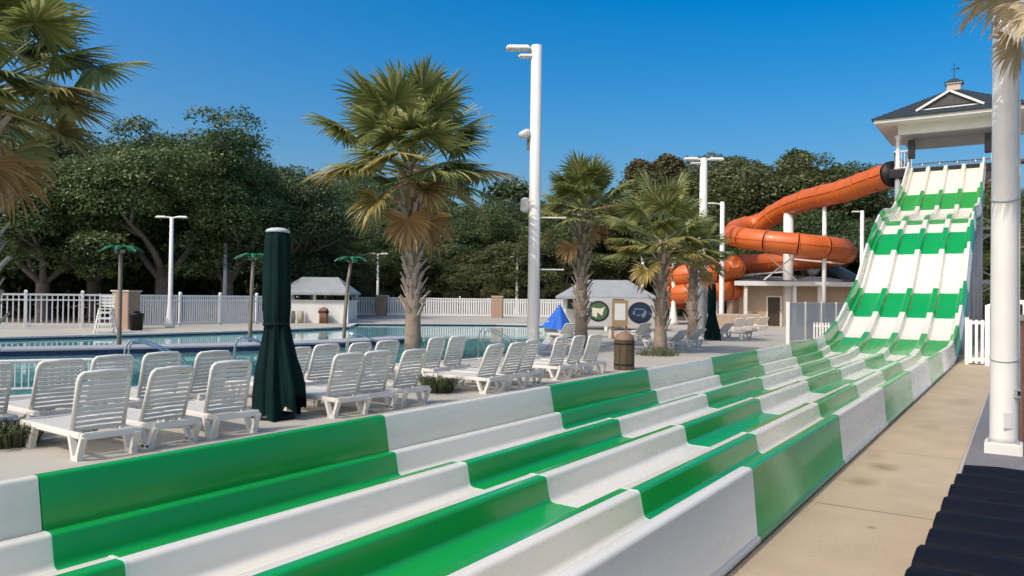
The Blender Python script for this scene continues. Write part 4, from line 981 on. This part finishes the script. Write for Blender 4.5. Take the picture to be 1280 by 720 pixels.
p = colm(757, 46); t = thing('pavilion', p, 'open pavilion with a light grey hip roof behind the oval signs', 'pavilion', None, YAW-.1)
ze = Hz(757, 371, 45)
for x in (-2.4, 0, 2.4):
    for y in (-1.5, 1.5): MB().bx(x-.09, x+.09, y-.09, y+.09, 0, ze-.13).build('post', PAINT, t)
rf = hip_roof(MB(), 2.9, 2.0, ze, Hz(757, 350, 46), 1.3).build('roof', GREYROOF, t)
MB().bx(-2.3, 2.3, .9, 1.0, .05, 1.2).build('back_wall', PAINT, t)
MB().bx(-1.5, 1.5, -.3, .3, .9, 1.0).build('table_top', TIMBER, t)
def oval_sign(px, py, d, wpx, hpx, label, ring, inner, shapes, board):
    p = colm(px, d); t = thing('oval_sign', p, label, 'sign', None, YAW)
    k = d/FPX; zc = Hz(px, py, d)-p.z; W_, H_ = wpx*k/2, hpx*k/2
    MB().bx(-W_*1.32, W_*1.32, -.04, .04, zc-H_*1.45, zc+H_*1.28).build('board', board, t)
    for s in (-1, 1): MB().bx(s*W_*1.1-.05, s*W_*1.1+.05, .045, .13, 0, zc+H_*1.1).build('post', PAINT, t)
    def disc(rx, rz, y, m, nm, par):
        mb = MB(); n = 32; mb.v = [(rx*math.cos(2*PI*i/n), y, zc+rz*math.sin(2*PI*i/n)) for i in range(n)]+[(rx*math.cos(2*PI*i/n), y-.012, zc+rz*math.sin(2*PI*i/n)) for i in range(n)]
        mb.f = [tuple(n+i for i in range(n))]+[(i, (i+1) % n, n+(i+1) % n, n+i) for i in range(n)]; return mb.build(nm, m, par)
    o = disc(W_, H_, -.042, ring, 'oval_ring', t); o2 = disc(W_*.84, H_*.82, -.056, inner, 'oval_panel', t)
    for (pts, m) in shapes:
        mb = MB(); n = len(pts); mb.v = [(x*W_, -.075, zc+z*H_) for x, z in pts]; mb.f = [tuple(range(n))]; mb.build('emblem', m, o2)
SHADED_BOARD = mat('shaded_sign_board', (.50, .49, .47), .6); NAVY = mat('sign_navy', (.010, .02, .045), .5); SGREEN = mat('sign_green', (.07, .14, .055), .5); CREAM = mat('sign_cream', (.68, .68, .52), .5); SGREY = mat('sign_grey', (.17, .21, .27), .5); SBLUE = mat('sign_blue', (.014, .03, .07), .5)  # white boards greyed: the shade they stand in is put into the colour
oval_sign(748, 389, 36.5, 27, 26, 'white sign board with a green oval emblem beside the tall slim palm', NAVY, SGREEN, [([(-.55, -.45), (-.15, -.6), (-.1, -.1), (.35, -.45), (.5, .2), (.65, .45), (.2, .25), (-.2, .3), (-.6, .35)], CREAM)], SHADED_BOARD)
oval_sign(800, 391, 36.5, 30, 27, 'white sign board with a dark navy oval emblem beside the short palm', NAVY, SBLUE, [([(.2, -.5), (.45, -.3), (.55, .1), (.35, .35), (.3, 0), (.1, -.1)], SGREY), ([(-.5, .28), (.3, .28), (.3, .4), (-.5, .4)], SGREY), ([(-.62, -.15), (-.45, -.2), (-.4, .15), (-.6, .15)], SGREY), ([(-.3, -.28), (.05, -.28), (.05, -.18), (-.3, -.18)], SGREY)], SHADED_BOARD)
p = colm(775, 35); t = thing('notice_board', p, 'tan framed notice board with a white sheet between the oval signs', 'sign', None, YAW); z0, z1 = Hz(775, 408, 35), Hz(775, 375, 35)
for x in (-.3, .3): MB().bx(x-.05, x+.05, .0, .1, 0, z1-.05).build('post', TIMBER, t)
MB().bx(-.36, .36, -.06, -.002, z0, z1).build('frame', mat('tan_frame', (.33, .23, .11), .7), t); MB().bx(-.24, .24, -.068, -.061, z0+.28, z1-.16).build('notice_sheet', mat('paper', (.68, .69, .68), .7), t)
# slatted bin
p = Gz(780, 462, 0); t = thing('wooden_bin', p, 'brown wooden slatted waste bin at the end of the lounger row', 'bin')
for k in range(10):
    a = 2*PI*k/10; MB().box((.24*math.cos(a), .24*math.sin(a), .38), (.035, .145, .74), Matrix.Rotation(a, 3, 'Z')).build('slat', mat('bin_timber', (.06, .045, .022), .8, (.10, .072, .036), 6.), t)
MB().lathe([(.215, .02), (.215, .76)], 14).build('liner', DARKST, t); MB().lathe([(.27, .762), (.27, .80), (.20, .92), (.10, .98), (.02, .99)], 16).build('lid', mat('bin_lid', (.20, .12, .08), .7), t, True)
for z in (.12, .66): MB().lathe([(.262, z), (.270, z), (.270, z+.04), (.262, z+.04)], 20).build('band', DARKST, t)
# bathhouse
bl = at(925, 400, 50); br = at(1062, 400, 50)
p = colm(985, 56); t = thing('bathhouse', p, 'low tan brick bathhouse with white fascia and a dark doorway', 'building', None, YAW-.05)
wz = Hz(985, 366, 56)-p.z; WX0, WX1 = -3.5, 4.6
dx0, dx1, dh = -1.45, -.55, 2.1
wall = MB().bx(WX0, dx0-.1, 0, .2, -.2, wz+.5).bx(dx1+.1, WX1, 0, .2, -.2, wz+.5).bx(dx0-.099, dx1+.099, 0, .2, dh+.1, wz+.5).bx(WX0, WX0+.2, .201, 4, -.2, wz+.5).bx(WX1-.2, WX1, .201, 4, -.2, wz+.5).bx(WX0+.201, WX1-.201, 3.8, 4, -.2, wz+.5).build('wall', TAN, t)
bm_ = MB().box((0, 0, 0), (.44, .03, .19)).mesh('block', TAN)
nb = 0
for c in range(10):
    for k in range(18):
        x = WX0+.24+k*.46+(.23 if c % 2 else 0)
        if x > WX1-.2: continue
        if dx0-.36 < x < dx1+.36 and c*.22 < dh+.1: continue
        ob('block', bm_, wall, (x, -.012, .12+c*.215))
MB().bx(dx0-.1, dx0, -.04, .16, 0, dh+.1).bx(dx1, dx1+.1, -.04, .16, 0, dh+.1).bx(dx0+.001, dx1-.001, -.04, .16, dh, dh+.1).build('door_frame', PAINT, t)
dr = MB().bx(dx0+.01, dx1-.01, .10, .14, .02, dh-.01).build('door', mat('door_brown', (.06, .04, .025), .5), t); MB().bx(dx1-.12, dx1-.08, .06, .10, .95, 1.1).build('handle', STEEL, dr)
wz2 = Hz(985, 357, 54.5)-p.z
MB().bx(WX0-.6, WX1+.6, -1.2, 4.6, wz2, wz2+.06).build('soffit', mat('soffit_brown', (.07, .045, .03), .8), t)
MB().bx(WX0-.65, WX1+.65, -1.26, -1.201, wz2-.02, wz2+.3).build('fascia', PAINT, t)
rf = MB().add([(WX0-.65, -1.2, wz2+.28), (WX1+.65, -1.2, wz2+.28), (WX1+.65, 4.6, wz2+.28), (WX0-.65, 4.6, wz2+.28), (WX0+1.5, 1.7, wz2+.75), (WX1-1.5, 1.7, wz2+.75)], [(0, 1, 5, 4), (1, 2, 5), (2, 3, 4, 5), (3, 0, 4)]).build('roof', mat('charcoal_roof', (.10, .105, .11), .8), t)
for x in (WX0+.2, .15, 1.9): MB().bx(x-.11, x+.11, -1.1, -.88, 0, wz2-.001).build('column', PAINT, t)
for k in range(3): MB().box((-1.9-.33*k*0+(-.0), -.05, .35+k*.5), (.01, .01, .01)) if False else None
# low tan planter wall before the bathhouse
p = colm(925, 52); t = thing('planter_wall', p, 'low tan block wall left of the bathhouse door', 'wall', None, YAW)
MB().bx(-2.6, 1.4, 0, .25, -.1, .85).build('core', TAN, t)
bm2 = MB().box((0, 0, 0), (.46, .03, .2)).mesh('block', TAN)
for c in range(4):
    for k in range(8): ob('block', bm2, t, (-2.3+k*.48+(.12 if c % 2 else 0), -.012, .1+c*.22))
MB().bx(-2.65, 1.45, -.04, .29, .851, .92).build('cap', COPE, t)

# ---------------------------------------------------------------- screen fence, gate, mats
A, B = Gz(985, 430, 0), Gz(1062, 424, 0)
t = thing('screen_fence', A, 'white framed fence hung with grey mesh beside the ramp', 'fence'); v = B-A; v.z = 0; L = v.length; d = v.normalized(); Hs = Hz(985, 378, D(985, 430))
def screen_mat():
    m = bpy.data.materials.new('grey_mesh'); m.use_nodes = True; n = m.node_tree.nodes; l = m.node_tree.links; b = n['Principled BSDF']
    b.inputs['Base Color'].default_value = (.55, .60, .63, 1); b.inputs['Roughness'].default_value = .6
    tr = n.new('ShaderNodeBsdfTransparent'); mx = n.new('ShaderNodeMixShader'); mx.inputs[0].default_value = .68
    l.new(tr.outputs[0], mx.inputs[1]); l.new(b.outputs[0], mx.inputs[2]); l.new(mx.outputs[0], n['Material Output'].inputs[0]); return m
SCR = screen_mat(); ns = 4
for i in range(ns+1):
    q = d*(L*i/ns); w_ = .15 if i == 0 else .08; MB().box(q+Vector((0, 0, Hs/2)), (w_, w_, Hs+.06)).build('post', PAINT, t)
for i in range(ns):
    a, b = d*(L*i/ns+.09), d*(L*(i+1)/ns-.09)
    MB().bar((a+b)/2-(b-a)/2+Vector((0, 0, Hs/2+.05)), (a+b)/2+(b-a)/2+Vector((0, 0, Hs/2+.05)), .02, Hs-.16).build('mesh_panel', SCR, t)
    MB().bar(a+Vector((0, 0, Hs-.02)), b+Vector((0, 0, Hs-.02)), .04, .05).build('rail', PAINT, t); MB().bar(a+Vector((0, 0, .06)), b+Vector((0, 0, .06)), .04, .05).build('rail', PAINT, t)
# small picket panel in front of it
A = colm(1018, 34.3); t = thing('low_picket_fence', A, 'small white picket fence at the foot of the ramp', 'fence'); d = rh
for k in range(6): MB().box(d*(k*.13)+Vector((0, 0, .45)), (.06, .03, .9)).build('picket', VINYL, t)
for z in (.2, .75): MB().bar(d*-.05+Vector((0, .035, z)), d*.72+Vector((0, .035, z)), .03, .08).build('rail', VINYL, t)
# gate right of the ramp
p = Vector((-1.24, 26.8, 0)); t = thing('picket_gate', p, 'white picket gate with a curved top at the end of the walkway', 'gate')
GH = 1.85
for x in (.42, 1.75): MB().bx(x-.06, x+.06, -.06, .06, 0, GH-.05).build('post', VINYL, t)
for k in range(8):
    x = .42+.12+k*.15; h_ = GH-.12+.16*math.sin(PI*(k+.5)/8); MB().bx(x, x+.075, -.015, .015, .08, h_).build('picket', VINYL, t)
for z in (.15, 1.25): MB().bx(.481, 1.689, .016, .05, z, z+.12).build('rail', VINYL, t)
mb = MB(); N_ = 10
for k in range(N_): 
    xa, xb = .42+1.33*k/N_, .42+1.33*(k+1)/N_; mb.bar((xa, .033, GH-.1+.16*math.sin(PI*k/N_)), (xb, .033, GH-.1+.16*math.sin(PI*(k+1)/N_)), .034, .12)
mb.build('arched_rail', VINYL, t)
for x in (-.05, .1, .25): MB().bx(x, x+.075, .10, .13, .05, 1.35).build('picket', VINYL, t)
for z in (.12, 1.22): MB().bx(-.1, .36, .131, .17, z, z+.1).build('rail', VINYL, t)
MB().bx(-.16, -.06, .09, .19, 0, 1.42).build('post', VINYL, t)
# dark mat stack at the lower right
MATD = mat('mat_foam', (.002, .0035, .007), .7, (.006, .007, .011), 6., 1., bump=.6, bscale=35, spec=.15)
TOPZ = .42
e0, e1 = Gz(1207, 577, TOPZ), Gz(1118, 740, TOPZ)
dl = (e1-e0); dl.z = 0; Lm = dl.length; dl.normalize(); sd = Vector((-dl.y, dl.x, 0)); sd = sd if sd.x > 0 else -sd
nM = 9; wM = (Lm+.35)/nM
mm = MB(); prof = arc(0, 0, 1, 180, 0, 8)
ang = math.atan2(sd.y, sd.x)
for k in range(nM):
    for lay in range(3):
        z0 = lay*.14; c = e0+dl*(wM*(k+.5)); off = sd*(rnd.uniform(-.012, .012)); mb = MB(); 
        pts = [(-wM/2+.003, 0), (-wM/2+.003, .085), (-wM/2+.04, .12), (0, .14 if lay < 2 else .15), (wM/2-.04, .12), (wM/2-.003, .085), (wM/2-.003, 0)]
        n = len(pts)
        for j in range(7):
            s = 1.5*j/6; inset = .02 if j in (0, 6) else 0
            for (u, z) in pts: mb.v.append(tuple(dl*(u*(1-inset*2))+sd*(s+(.0 if j else .0))+Vector((0, 0, z*(1-inset*3)+(.006*math.sin(j*1.7+k) if lay == 2 else 0)))))
        for j in range(6):
            for q in range(n): a = j*n+q; b = j*n+(q+1) % n; mb.f.append((a, b, b+n, a+n))
        mb.f += [tuple(reversed(range(n))), tuple(6*n+q for q in range(n))]
        o = mb.build('slide_mat', MATD, None, True); autosmooth(o.data, 50)
        o.location = Vector((c.x, c.y, z0+.008))+off
        tag(o, 'dark navy foam slide mat on top of the pile below the thick white pole' if lay == 2 else 'dark navy foam slide mat lying under the top mats of the pile', 'mat', 'piled slide mats')
